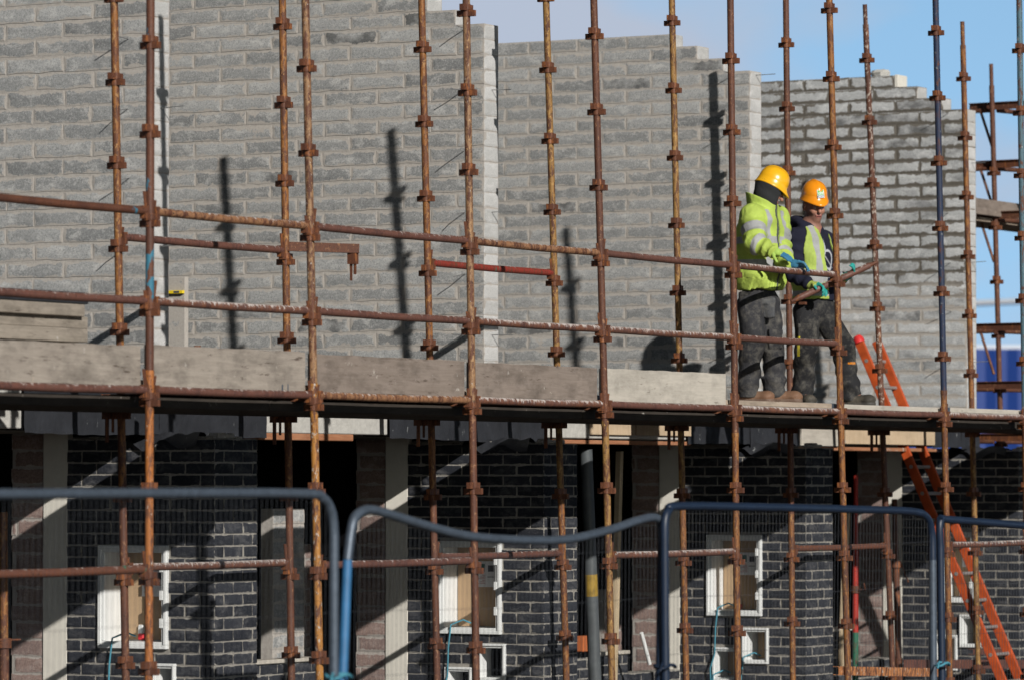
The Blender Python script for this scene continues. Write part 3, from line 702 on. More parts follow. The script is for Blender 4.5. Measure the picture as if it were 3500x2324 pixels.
# wedge handles hanging below the front brackets at platform level
# ---- deck boards
ZD = E+.532
rowsn = ['outermost', 'second from the edge', 'middle', 'second from the wall', 'innermost']
starts = [(19.0, 22.9), (22.9, 26.8), (26.8, 30.5), (30.5, 32.55), (32.57, 34.5), (34.52, 38.4)]
secn = ['at the left edge', 'under the first toe boards', 'under the middle toe boards', 'under the feet of the workers', 'right of the workers beside the ladder', 'at the right end']
bm_ = ['board', 'board', 'board', 'toe3', 'toe3', 'toe3']
for j in range(5):
    y0 = NF+.035+j*.232; 
    for q, (a, b) in enumerate(starts):
        dz = random.uniform(-.002, .002); mb = MB(); mb.bbox(a+.004, b-.004, y0, y0+.226, ZD+dz, ZD+.038+dz, .004)
        o = thing_mesh('deck_board', mb, M[bm_[q]], (a, y0, ZD), 'scaffold board of the deck, %s, %s' % (rowsn[j], secn[q]), 'scaffold board', 'deck boards of the platform')
        mb = MB()
        for e_ in (a+.003, b-.003):
            s = 1 if e_ < (a+b)/2 else -1
            x0, x1 = sorted((e_-s*.002, e_+s*.035)); mb.box(x0, x1, y0-.002, y0+.228, ZD+dz-.0015, ZD+.0395+dz)
        rel(mb, (a, y0, ZD)).build('end_band', M['galv'], o)
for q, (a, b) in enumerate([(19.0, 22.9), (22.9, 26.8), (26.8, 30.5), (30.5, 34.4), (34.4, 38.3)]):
    mb = MB(); mb.bbox(a+.004, b-.004, NF+.14, NF+1.33, E+.415, E+.480, .004)  # added to blacken the deck underside and lower its shadow edge
    thing_mesh('added_dark_boards', mb, M['timshade'], (a, NF+.14, E+.415), 'added boards under the deck with shade in their colour, %s' % ['at the left edge', 'below the second toe board', 'below the fourth toe board', 'below the workers', 'at the right end'][q], 'boards', 'boards under the deck')
# ---- toe boards
tb = [(None, 0, 'toe', 'cut off by the left edge'), (0, 1, 'toe', 'between the first two front standards'), (1, 2, 'toe2', 'brown, between second and third front standard'),
      (2, 3, 'toe2', 'grained brown, between third and fourth front standard'), (3, 4, 'toe3', 'palest and cracked, left of the workers')]
for i, (a, b, mat, lab) in enumerate(tb):
    p = at('F', a, .6) if a is not None else left_of('F', .6); q = at('F', b, .6)
    x0, x1 = p.x+.05, q.x-.045-(.03 if i == 4 else 0); mb = MB(); y = NF+.032
    zt = [.755, .765, .757, .752, .752][i]; n = 24; vs = []; fs = []
    for k in range(n+1):
        x = x0+(x1-x0)*k/n; wv = .002*math.sin(k*.9+i)+.0012*math.sin(k*2.3)
        vs += [(x, y+wv, E+.535), (x, y+wv, E+zt+wv), (x, y+.036+wv, E+zt+wv), (x, y+.036+wv, E+.535)]
    for k in range(n):
        for c in range(4): fs.append((4*k+c, 4*k+(c+1) % 4, 4*k+4+(c+1) % 4, 4*k+4+c))
    fs += [(0, 1, 2, 3), (4*n, 4*n+1, 4*n+2, 4*n+3)]
    mb.add(vs, fs)
    thing_mesh('toe_board', mb, M[mat], (x0, y, E+.535), 'toe board on the platform edge, %s' % lab, 'toe board', 'toe boards along the platform edge')
# ---- timbers stacked on the platform at the left
def beam(x0, xe, y_, ya, yb, mat, label, N=14.95):
    a = onN(N, xe, ya); b = onN(N, xe, yb); mb = MB(); L_ = 3.0
    mb.bbox(a.x-L_, a.x, N, N+.22, b.z, a.z, .004)
    thing_mesh('timber', mb, mat, (a.x-L_, N, b.z), label, 'timber', 'timbers stacked on the platform')
beam(0, 203, 0, 757+2, 790, M['tim'], 'long grey timber, lowest visible in the stack at the left', 14.93)
beam(0, 203, 0, 728+3, 759, M['tim'], 'long stained timber, second lowest in the stack at the left', 14.97)
beam(0, 196, 0, 701+2, 731, M['tim'], 'long grey timber just below the black beam at the left', 14.93)
mb = MB(); a = onN(14.94, 205, 676); b = onN(14.94, 205, 705); mb.bbox(a.x-3, a.x, 14.94, 15.2, b.z+.006, a.z, .006)
o = thing_mesh('beam', mb, M['membrane'], (a.x-3, 14.94, b.z), 'black wrapped beam lying on top of the timber stack', 'beam')
zb = E+.57; a = onN(14.93, 203, 790); mb = MB(); mb.bbox(a.x-2.9, a.x-.3, 14.95, 15.13, zb, a.z-.001, .004)
thing_mesh('bearer', mb, M['tim'], (a.x-2.9, 14.95, zb), 'timber bearer hidden low under the timber stack', 'timber', 'timbers stacked on the platform')
# ---- bracket arm hanging between the standards
p = at('B', 1, 1.47); o = empty('bracket_arm', p, 'loose rusty bracket arm sticking out from the second rear standard', 'bracket')
q = onN(NB-.42, 828, 583); d = (q-p); d.normalize(); L_ = (q-p).length; n = Vector((0, 0, 1)).cross(d).normalized(); up = d.cross(n)*-1
if up.z < 0: up = -up
mb = MB()
for (y0, y1, z0, z1) in ((-.03, .03, -.004, .0), (-.004, .004, 0, .055)):
    vs = [d*x+n*y+up*z for x in (.02, L_) for y in (y0, y1) for z in (z0, z1)]
    mb.add(vs, [(0,1,3,2), (4,6,7,5), (0,4,5,1), (2,3,7,6), (0,2,6,4), (1,5,7,3)])
mb.build('angle_bar', M['brown'], o)
mb = MB(); c = d*(L_-.04); mb.box(c.x-.02, c.x+.02, c.y-.03, c.y+.03, c.z-.075, c.z-.005); mb.box(c.x-.004, c.x+.004, c.y+.005, c.y+.02, c.z-.18, c.z-.07)
mb.box(c.x-.004, c.x+.004, c.y-.025, c.y-.008, c.z-.14, c.z-.07); mb.build('hook', M['clip'], o)
# ---- board leaning on the second wall, and a level on it
mb = MB(); a = onN(NW-.05, 384, 645); T1 = TW[1]-.10
a = onT(T1, 384, 640); b = onT(T1, 426, 820); mb.bbox(T1, T1+.05, b.y, a.y, E+.56, a.z, .003)
thing_mesh('insulation_slab', mb, M['blk'], (T1, b.y, E+.56), 'narrow grey slab standing against the second cross wall', 'slab')
c = onT(T1, 384, 675); e_ = onT(T1, 426, 680); mb = MB(); mb.bbox(T1-.03, T1-.002, e_.y, c.y+.02, c.z-.012, c.z+.012, .002)
o = thing_mesh('spirit_level', mb, M['yelpl'], (T1-.03, e_.y, c.z), 'yellow spirit level fixed flat against the narrow grey slab', 'spirit level')
mb = MB(); mb.bbox(T1-.031, T1-.029, e_.y+.03, e_.y+.08, c.z-.008, c.z+.008, .0005); rel(mb, (T1-.03, e_.y, c.z)).build('vial', M['ink'], o)
a = onN(NB-.2, 455, 797); mb = MB(); mb.tube([(a.x, a.y, E+.57), (a.x, a.y, a.z)], TR*.9, 12)
thing_mesh('pipe_stub', mb, M['clip'], (a.x, a.y, E+.57), 'short rusty pipe end showing above the second toe board', 'pipe end')
# ---- ladder
def ladder():
    Tc = 36.1; n_top, z_top = onT(Tc-.19, 1984, 790).y, onT(Tc-.19, 1984, 790).z
    top = onT(Tc+.0, 2000, 785); bot = onT(Tc, 2315, 1530); dd = (bot-top); k = (0-top.z)/dd.z; foot = top+dd*k
    o = empty('ladder', foot, 'orange ladder with aluminium rungs rising through the platform beside the fresh wall', 'ladder')
    u = (top-foot).normalized(); Lr = (top-foot).length; nn = Vector((1, 0, 0)).cross(u).normalized()
    for s in (-1, 1):
        mb = MB(); vs = []
        for z in (0, Lr):
            for (x, y) in ((-.016, -.042), (.016, -.042), (.016, .042), (-.016, .042)):
                vs.append(Vector((s*.185+x, 0, 0))+nn*y+u*z)
        mb.add(vs, [(0, 1, 2, 3), (4, 5, 6, 7), (0, 1, 5, 4), (1, 2, 6, 5), (2, 3, 7, 6), (3, 0, 4, 7)]); r = mb.build('rail', M['lad'], o)
        b = r.modifiers.new('b', 'BEVEL'); b.width = .006; b.segments = 2
        if s < 0:
            mb = MB(); c = Vector((s*.185, 0, 0))+u*(Lr)
            mb.tube([c-u*.03, c+u*.01, c+u*.035], [.048, .047, .03], 14); mb.build('end_cap', M['ladred'], o)
        for q in range(int(Lr/.25)):
            mb = MB(); c = Vector((s*.185, 0, 0))+u*(.2+q*.25); mb.tube([c-Vector((.020, 0, 0)), c+Vector((.020, 0, 0))], .017, 10); mb.build('rung_end', M['alu'], o)
    for q in range(int(Lr/.25)):
        c = u*(.2+q*.25); mb = MB(); mb.tube([c-Vector((.165, 0, 0)), c+Vector((.165, 0, 0))], .0155, 10); mb.build('rung', M['alu'], o)
ladder()
# ---- props and poles in the openings
def pole(name, N, xa, ya, xb, yb, r, parts, label, cat, ext=0):
    a = onN(N, xa, ya); b = onN(N, xb, yb); d = (b-a)
    k = (0-a.z)/d.z; foot = a+d*k if ext else b
    o = empty(name, foot, label, cat)
    zs = [p_[0] for p_ in parts]
    for (f0, f1, mat, rr, nm) in parts:
        mb = MB(); mb.tube([a.lerp(foot, f0)-foot, a.lerp(foot, (f0+f1)/2)-foot, a.lerp(foot, f1)-foot], r*rr, 16); mb.build(nm, M[mat], o)
    return o, a, foot
pole('pipe', NR-.5, 1351, 1035, 1372, 1568, .048, [(0, .40, 'pipe', 1, 'tube'), (.40, .47, 'pipey', 1.02, 'band'), (.47, 1, 'pipe', 1, 'tube')], 'thick grey pipe with worn yellow band leaning in the opening', 'pipe', 1)
o, a, f = pole('steel_prop', NR-.3, 1973, 1095, 1972, 1568, .026, [(0, .30, 'prop_red', .8, 'inner_tube'), (.3, .62, 'prop_red', 1, 'outer_tube'), (.62, 1, 'prop_green', 1, 'lower_tube')], 'red and green steel prop standing in the doorway', 'steel prop', 1)
mb = MB(); c = a.lerp(f, .45)-f; mb.tube([c+Vector((0, 0, -.03)), c+Vector((0, 0, .03))], .042, 12); mb.tube([c+Vector((-.04, -.06, 0)), c+Vector((.02, -.08, 0)), c+Vector((.04, -.06, .05))], .008, 6); mb.build('collar_nut', M['clip'], o)
o, a, f = pole('steel_prop', NR-.25, 2062, 1150, 2073, 1560, .030, [(0, .28, 'clip', .8, 'inner_tube'), (.28, 1, 'clip', 1, 'outer_tube')], 'rusty brown steel prop with hanging pin left of the ladder', 'steel prop', 1)
mb = MB(); c = a.lerp(f, .29)-f; mb.tube([c+Vector((0, 0, -.03)), c+Vector((0, 0, .03))], .045, 12); mb.tube([c+Vector((0, -.05, 0)), c+Vector((.04, -.1, -.16))], .008, 6); mb.build('collar_nut', M['clip'], o)
o, a, f = pole('steel_prop', NR-.3, 8, 1180, 10, 1568, .030, [(0, .42, 'orange', .85, 'inner_tube'), (.42, 1, 'brown', 1, 'outer_tube')], 'orange and brown steel prop at the left edge', 'steel prop', 1)
mb = MB(); c = a.lerp(f, .42)-f; mb.tube([c+Vector((0, 0, -.03)), c+Vector((0, 0, .03))], .045, 12); mb.tube([c+Vector((-.06, 0, .02)), c+Vector((.09, -.06, .02))], .007, 6); mb.build('collar_nut', M['clip'], o)
def stud(xa, ya, xb, yb, N, w_, label, mat='stud'):
    a = onN(N, xa, ya); b = onN(N, xb, yb); mb = MB()
    vs = [(p.x+dx, p.y+dy, p.z) for p in (a, b) for dx in (-w_/2, w_/2) for dy in (0, .04)]
    mb.add(vs, [(0, 1, 3, 2), (4, 5, 7, 6), (0, 1, 5, 4), (2, 3, 7, 6), (0, 2, 6, 4), (1, 3, 7, 5)])
    thing_mesh('timber_stud', mb, M[mat], tuple(b), label, 'timber stud', 'timber studs in the openings')
stud(1434, 1040, 1420, 1568, NR-.2, .05, 'pale timber stud behind the yellowish lower front standard')
stud(1958, 1180, 1945, 1540, NR-.05, .05, 'pale timber stud left of the red steel prop')
a = onN(NR-.35, 1479, 1458); b = onN(NR-.35, 1498, 1530); mb = MB(); mb.tube([a, b], .016, 8)
thing_mesh('tube_lamp', mb, M['upvc'], tuple(b), 'white stick standing tilted in the dark doorway', 'white stick')
a = onN(NR-.1, 1345, 1466); mb = MB(); mb.bbox(a.x, a.x+.22, NR-.1, NR+.0, a.z-.12, a.z-.0, .006)
thing_mesh('clay_block', mb, M['orbrick'], (a.x, NR-.1, a.z-.12), 'orange clay block on the low wall by the grey pipe', 'clay block')
# ---- low steel channels at the bottom right
def chan(N, xa, ya, xb, yb, hh, mat, label):
    a = onN(N, xa, ya); b = onN(N, xb, yb); mb = MB(); d = b-a
    vs = []
    for p in (a, b):
        for y, z in ((0, 0), (.05, 0), (.05, .006), (.006, .006), (.006, hh-.006), (.05, hh-.006), (.05, hh), (0, hh)): vs.append((p.x, p.y+y, p.z-hh+z))
    fs = [(i, (i+1) % 8, 8+(i+1) % 8, 8+i) for i in range(8)]+[list(range(8)), list(range(8, 16))]
    mb.add(vs, fs); thing_mesh('steel_channel', mb, M[mat], tuple(a), label, 'steel channel', 'steel channels low at the right')
chan(NF+.03, 1935, 1535, 2178, 1540, .065, 'channel', 'orange steel channel low between the last two front standards')
chan(NB+.05, 2085, 1520, 2420, 1520, .075, 'ledger', 'brown steel channel crossing low behind the blue and orange standard')
chan(NB+.25, 2245, 1495, 2460, 1497, .05, 'ledger', 'thin brown channel crossing the foot of the ladder')

# ================================================================== scaffold round the far gable
def gstd(x0, y0, x1, N, mat, label, sp=.2):
    a = onN(N, x0, y0); b = onN(N, x1, 1050.); o = empty('scaffold_standard', (b.x, N, 0), label, 'scaffold standard', 'standards at the far gable')
    p0 = Vector((b.x, N, 0)); f = lambda z: Vector((b.x+(a.x-b.x)*(z-b.z)/(a.z-b.z), N, z))-p0
    mb = MB(); mb.tube([f(0), f(1.5), f(a.z-sp)], TR, 14); mb.build('tube', M[mat], o)
    mb = MB(); mb.tube([f(a.z-sp), f(a.z)], .0185, 12); mb.build('spigot', M[mat], o)
    for k in range(-2, 7):
        z = E+.5*k-.10
        if z < a.z-sp: vpress(o, f(z), M['clip'])
    return o, a, b
NG = 16.68
gstd(2285, 148, 2309, NG, 'brown', 'brown standard with bare spigot at the far gable, against the sky')
for i, (y, L_, lab) in enumerate([(238, 1.6, 'highest'), (372, 1.6, 'second highest'), (490, 1.6, 'platform level'), (747, 1.7, 'above the blue building top'), (880, 1.7, 'across the blue building'), (1000, 1.7, 'lowest')]):
    c = onN(NG, 2296, y); o = empty('transom', c, 'rusty angle bar %s of the far gable scaffold' % lab, 'transom', 'angle bars of the far gable scaffold')
    mb = MB()
    d = Vector((-.12, -1, .0)).normalized()
    for s0, s1 in ((-.28, L_),):
        vs = [d*x+Vector((y_, 0, z)) for x in (s0, s1) for y_ in (-.025, .025) for z in (0, .006)]
        mb.add(vs, [(0,1,3,2), (4,6,7,5), (0,4,5,1), (2,3,7,6), (0,2,6,4), (1,5,7,3)])
        vs = [d*x+Vector((y_, 0, z)) for x in (s0, s1) for y_ in (-.004, .004) for z in (-.065, .0)]
        mb.add(vs, [(0,1,3,2), (4,6,7,5), (0,4,5,1), (2,3,7,6), (0,2,6,4), (1,5,7,3)])
    mb.build('angle_bar', M['clip' if i % 2 else 'brown'], o)
    mb = MB(); d2 = Vector((.9, -.25, 0)).normalized()
    mb.tube([d2*.03+Vector((0, 0, -.07)), d2*1.8+Vector((0, 0, -.07))], .022, 10); mb.tube([Vector((-.0, .32, -.07)), Vector((0, .02, -.07))], .02, 10)
    mb.build('ledger_tube', M['brown'], o)
    if i in (0, 1, 2, 3):
        mb = MB(); mb.tube([Vector((0, .16, -.05)), Vector((0, .02, -.46))], .014, 8); mb.build('brace', M['clip'], o)
c = onN(NG-.06, 2252, 457); e_ = onN(NG-.06, 2252, 494); mb = MB(); mb.bbox(c.x, c.x+2.4, NG-.06, NG-.02, e_.z, c.z, .004)
thing_mesh('toe_board', mb, M['toe2'], (c.x, NG-.06, e_.z), 'sunlit brown board on edge at the far gable platform', 'toe board')
for i in range(2):
    mb = MB(); y = NG+.02+i*.24; mb.bbox(c.x-.25, c.x+2.4, y, y+.22, e_.z-.05, e_.z-.012, .004)
    thing_mesh('deck_board', mb, M['board'], (c.x-.25, y, e_.z-.05), 'deck board of the far gable platform, %s one' % ('inner' if i else 'outer'), 'scaffold board', 'boards of the far gable platform')
# loose things on top of the fresh wall
c = onT(TW[3]+.1, 2050, 180); mb = MB()
random.seed(3)
vs = []; 
for j, z in enumerate((0, .03, .055, .062)):
    for i in range(9):
        t = 2*math.pi*i/9; rr = (.085, .10, .075, .035)[j]*random.uniform(.8, 1.15); vs.append((math.cos(t)*rr*.8, math.sin(t)*rr, z+random.uniform(-.004, .004)))
mb.add(vs, [(j*9+i, j*9+(i+1) % 9, (j+1)*9+(i+1) % 9, (j+1)*9+i) for j in range(3) for i in range(9)]+[list(range(27, 36)), list(range(9))])
ztop = E+.31+30*.11
o = mb.build('stone', M['conc'], None, (TW[3]+.10, NW+.235*3+.17, ztop)); tag(o, 'broken grey stone lying on top of the fresh wall', 'stone')
mb = MB(); mb.bbox(0, .2, 0, .035, 0, .112, .003); o = mb.build('insulation_offcut', M['insul'], None, (TW[3]+.005, NW+.235*3-.045, ztop-.11)); tag(o, 'cream insulation offcut standing on the stepped wall end', 'insulation')
mb = MB(); mb.bbox(0, .03, -.0, .05, 0, 1.1, .003); o = mb.build('insulation_board', M['insul'], None, (TW[3]+.22, NW+.02, E+1.35)); tag(o, 'cream insulation board on the far side of the fresh wall end', 'insulation board')

# ================================================================== fence
NFN = 10.94
def fence(x0, x1, shape, mat0, mat1, mtop, label, wires=True, n_off=0):
    """shape: list of pixel points of the top tube; the posts drop to the ground"""
    N = NFN+n_off; P = [onN(N, x, y) for x, y in shape]
    sm = []
    for i in range(len(P)-1):
        p0, p1, p2, p3 = P[max(i-1, 0)], P[i], P[i+1], P[min(i+2, len(P)-1)]
        for q in range(6):
            t = q/6; sm.append(.5*((2*p1)+(p2-p0)*t+(2*p0-5*p1+4*p2-p3)*t*t+(3*p1-p0-3*p2+p3)*t**3))
    sm.append(P[-1]); org = Vector((sm[0].x, N, 0))
    o = empty('mesh_fence', org, label, 'mesh fence', 'wire mesh fence panels in the foreground')
    third = len(sm)
    a, b = 0, len(sm)
    mb = MB(); mb.tube([p-org for p in sm], .0225, 14); mb.build('top_tube', M[mtop], o)
    for p, mt_, x_ in ((sm[0], mat0, x0), (sm[-1], mat1, x1)):
        if mt_ is None: continue
        q = onN(N, x_, 1568.); dd = q-p; k = (0-p.z)/dd.z; f = p+dd*k
        mb = MB(); mb.tube([p-org, p.lerp(f, .5)-org, f-org], .0225, 14); mb.build('post', M[mt_], o)
    if wires:
        mb = MB(); xa, xb = min(p.x for p in sm)+.03, max(p.x for p in sm)-.03; n = int((xb-xa)/.042)
        for i in range(n+1):
            x = xa+(xb-xa)*i/n
            zt = max((p.z-abs(p.x-x)*.0 for p in sm if abs(p.x-x) < .25), default=E-.1)
            near = min(sm, key=lambda p: abs(p.x-x)); zt = near.z-.01
            bend = .012*math.sin(i*.21)
            mb.tube([(x-org.x, 0, zt), (x-org.x+bend, .01, zt*.5), (x-org.x, 0, .12)], .0011, 4, cap=False)
        for z in (.3, .6, .9, 1.2, 1.5, 1.75):
            mb.tube([(xa-org.x, .004, z), ((xa+xb)/2-org.x, .004, z-.02), (xb-org.x, .004, z)], .0010, 4, cap=False)
        mb.build('wire_mesh', M['wire'], o)
fence(0, 770, [(-620, 1141), (-300, 1139), (0, 1138), (400, 1136), (700, 1137), (745, 1148), (764, 1180), (770, 1230)], None, 'galv', 'galv', 'fence panel at the left with straight grey top tube')
fence(790, 1521, [(801, 1290), (811, 1215), (822, 1187), (848, 1174), (890, 1182), (960, 1204), (1070, 1233), (1180, 1243), (1300, 1243), (1400, 1222), (1470, 1199), (1508, 1192), (1523, 1205), (1526, 1250)], 'fblue', 'fnavy', 'galv', 'fence panel with sagging bent top tube and light blue post', n_off=.02)
fence(1534, 2152, [(1532, 1250), (1533, 1200), (1541, 1177), (1565, 1166), (1750, 1168), (2000, 1174), (2100, 1178), (2135, 1190), (2148, 1225), (2150, 1290)], 'fnavy', 'galv', 'fnavy', 'fence panel with straight dark blue top tube below the workers', n_off=-.02)
fence(2172, 2600, [(2168, 1260), (2168, 1200), (2190, 1197), (2361, 1211), (2500, 1225)], 'fnavy', None, 'fnavy', 'fence panel at the right edge with thick navy post', n_off=.0)
for x, y, lab in ((772, 1558, 'turquoise tie holding the two fence posts left of centre'), (1525, 1535, 'navy clamp holding the two navy fence posts'), (2160, 1530, 'turquoise tie round the fence posts at the right')):
    c = onN(NFN-.03, x+8, y); mb = MB()
    mb.tube([c+Vector((.09*math.cos(t), .045*math.sin(t), .01*math.sin(3*t))) for t in [i*math.pi/8 for i in range(17)]], .007, 7)
    mb.tube([c+Vector((-.08, -.03, 0)), c+Vector((-.13, -.05, .02)), c+Vector((-.15, -.05, -.02))], .005, 6)
    thing_mesh('fence_tie', mb, M['fnavy' if 'clamp' in lab else 'rope'], tuple(c), lab, 'fence tie')

# ================================================================== far background
def far(T, x, y): return onT(T, x, y)
D_ = 95.0
a = ray(2200, 795); k = D_/a.x; zt = E+a.z*k; P = a*k
mb = MB(); n = 60; vs = []; fs = []
x0, y0 = P.x, P.y+6; u = Vector((math.sin(AZ), -math.cos(AZ), 0))
base = Vector((x0, y0, 0))
prof = []
for i in range(n*2+1):
    s = i*.25; dd = .06 if i % 2 else 0; prof.append(base+u*s+FH*dd)
for p in prof: vs += [(p.x, p.y, 0), (p.x, p.y, zt)]
for i in range(len(prof)-1): fs.append((2*i, 2*i+2, 2*i+3, 2*i+1))
mb.add(vs, fs)
o = empty('warehouse', base, 'large blue clad warehouse far behind the gable scaffold', 'warehouse')
rel(mb, base).build('cladding', M['bclad'], o)
mb = MB(); q = [base+u*0+FH*.2, base+u*30+FH*.2, base+u*30+FH*25, base+FH*25]
vs = [(p.x, p.y, z) for z in (0, zt-.05) for p in q]; mb.add(vs, [(0, 1, 2, 3), (4, 5, 6, 7), (1, 2, 6, 5), (2, 3, 7, 6), (3, 0, 4, 7)]); rel(mb, base).build('rear_body', M['bclad'], o)
mb = MB(); q = [base+u*-.3+FH*8, base+u*8+FH*8, base+u*8+FH*20, base+u*-.3+FH*20]
vs = [(p.x, p.y, z) for z in (zt-.05, zt+.32) for p in q]; mb.add(vs, [(0, 1, 2, 3), (4, 5, 6, 7), (0, 1, 5, 4), (1, 2, 6, 5), (2, 3, 7, 6), (3, 0, 4, 7)]); rel(mb, base).build('roof_plant', M['wclad'], o)
# pale horizontal jib beyond the roof
c0 = far(120, 2180, 703); c1 = far(120, 2480, 690)
mb = MB(); mb.tube([c0, c1], .09, 8); mb.tube([Vector((c1.x, c1.y, 0)), c1], .2, 8); thing_mesh('crane', mb, M['wclad'], (c1.x, c1.y, 0), 'thin pale crane jib above the blue warehouse', 'crane')
# bushes by the last pier
def bush(name, c, r, n, label, seed):
    rnd = random.Random(seed); lf = MB()
    for i in range(n):
        t, ph = rnd.uniform(0, 6.283), rnd.uniform(-.4, 1.5); rr = r*rnd.uniform(.35, 1)**.6
        rr *= 1+.25*math.sin(t*3+seed)*math.cos(ph*4)
        p = Vector((c[0]+math.cos(t)*math.cos(ph)*rr, c[1]+math.sin(t)*math.cos(ph)*rr, c[2]+math.sin(ph)*rr*1.2)); s = rnd.uniform(.05, .11)
        d1 = Vector([rnd.uniform(-1, 1) for _ in range(3)]).normalized()*s; d2 = d1.cross(Vector([rnd.uniform(-1, 1) for _ in range(3)])).normalized()*s*.5
        lf.add([p-d1, p+d2, p+d1, p-d2], [(0, 1, 2, 3)])
    o = empty(name, (c[0], c[1], 0), label, 'bush'); org = (c[0], c[1], 0)
    rel(lf, org).build('foliage', M['leafy'], o, fixn=False)
    st = MB()
    for i in range(7):
        t = rnd.uniform(0, 6.283); st.tube([(0, 0, 0), (math.cos(t)*r*.3, math.sin(t)*r*.3, c[2]*.6), (math.cos(t)*r*.6, math.sin(t)*r*.6, c[2]+r*.5)], [.05, .03, .01], 6)
    st.build('stems', M['tim'], o)
M['leafy'] = plain('dry_leaves', (.22, .19, .09), .8, .2, .5, 3)
for i, (px, py, T_, r) in enumerate([(2362, 1215, 62, .85), (2410, 1230, 58, 1.0)]):
    c = far(T_, px, py+60); bush('bush', (c.x, c.y, c.z), r, 2600, ['olive bush beside the last pier, in front of the blue warehouse', 'olive bush at the right edge behind the gable'][i], i)
a = onT(46., 2344, 1300); mb = MB()
for i in range(14): mb.bbox(46+.0+.01*(i % 2), 46.03+.01*(i % 2), a.y-.13*(i+1), a.y-.13*i-.008, 0, a.z+.0+.35, .004)
thing_mesh('board_fence', mb, M['toe2'], (46, a.y-1.8, 0), 'weathered timber board fence beyond the last pier', 'board fence')
# ================================================================== people
V3 = lambda *a: np.array(a, dtype=np.float64)
def smin(a, b, k):
    h = np.clip(.5+.5*(b-a)/k, 0, 1); return b*(1-h)+a*h-k*h*(1-h)
def cone(P, a, b, ra, rb):
    a = np.asarray(a, float); b = np.asarray(b, float); ab = b-a; t = np.clip(((P-a)@ab)/(ab@ab), 0, 1)
    return np.linalg.norm(P-a-t[:, None]*ab, axis=1)-(ra+(rb-ra)*t)
def tpar(P, a, b):
    a = np.asarray(a, float); ab = np.asarray(b, float)-a; return ((P-a)@ab)/(ab@ab)
def ell(P, c, r, B=None):
    q = P-np.asarray(c, float)
    if B is not None: q = q@np.asarray(B).T
    r = np.asarray(r, float); k = np.linalg.norm(q/r, axis=1); return (k-1)*min(r)*.5+(k-1)*k/(np.linalg.norm(q/(r*r), axis=1)+1e-6)*.5
def rbox(P, c, h, r, B=None):
    q = P-np.asarray(c, float)
    if B is not None: q = q@np.asarray(B).T
    d = np.abs(q)-(np.asarray(h, float)-r); return np.linalg.norm(np.maximum(d, 0), axis=1)+np.minimum(d.max(axis=1), 0)-r
def torso(P, secs, ang):
    """secs: rows (z, cx, cy, a, b) upward; ang = direction of the shoulder axis"""
    S = np.array(secs); z = P[:, 2]; f = lambda i: np.interp(z, S[:, 0], S[:, i])
    dx, dy = P[:, 0]-f(1), P[:, 1]-f(2); u = dx*math.cos(ang)+dy*math.sin(ang); v = -dx*math.sin(ang)+dy*math.cos(ang); a, b = f(3), f(4)
    k = (np.abs(u/a)**2.4+np.abs(v/b)**2.4)**(1/2.4); d = (k-1)*np.minimum(a, b)
    return np.maximum(d, np.maximum(S[0, 0]-z, z-S[-1, 0])), u, v
def wav(P, d1, f1, d2, f2, w=1.6):
    d1 = np.asarray(d1, float); d2 = np.asarray(d2, float)
    return np.sin(P@d1*f1+w*np.sin(P@d2*f2))
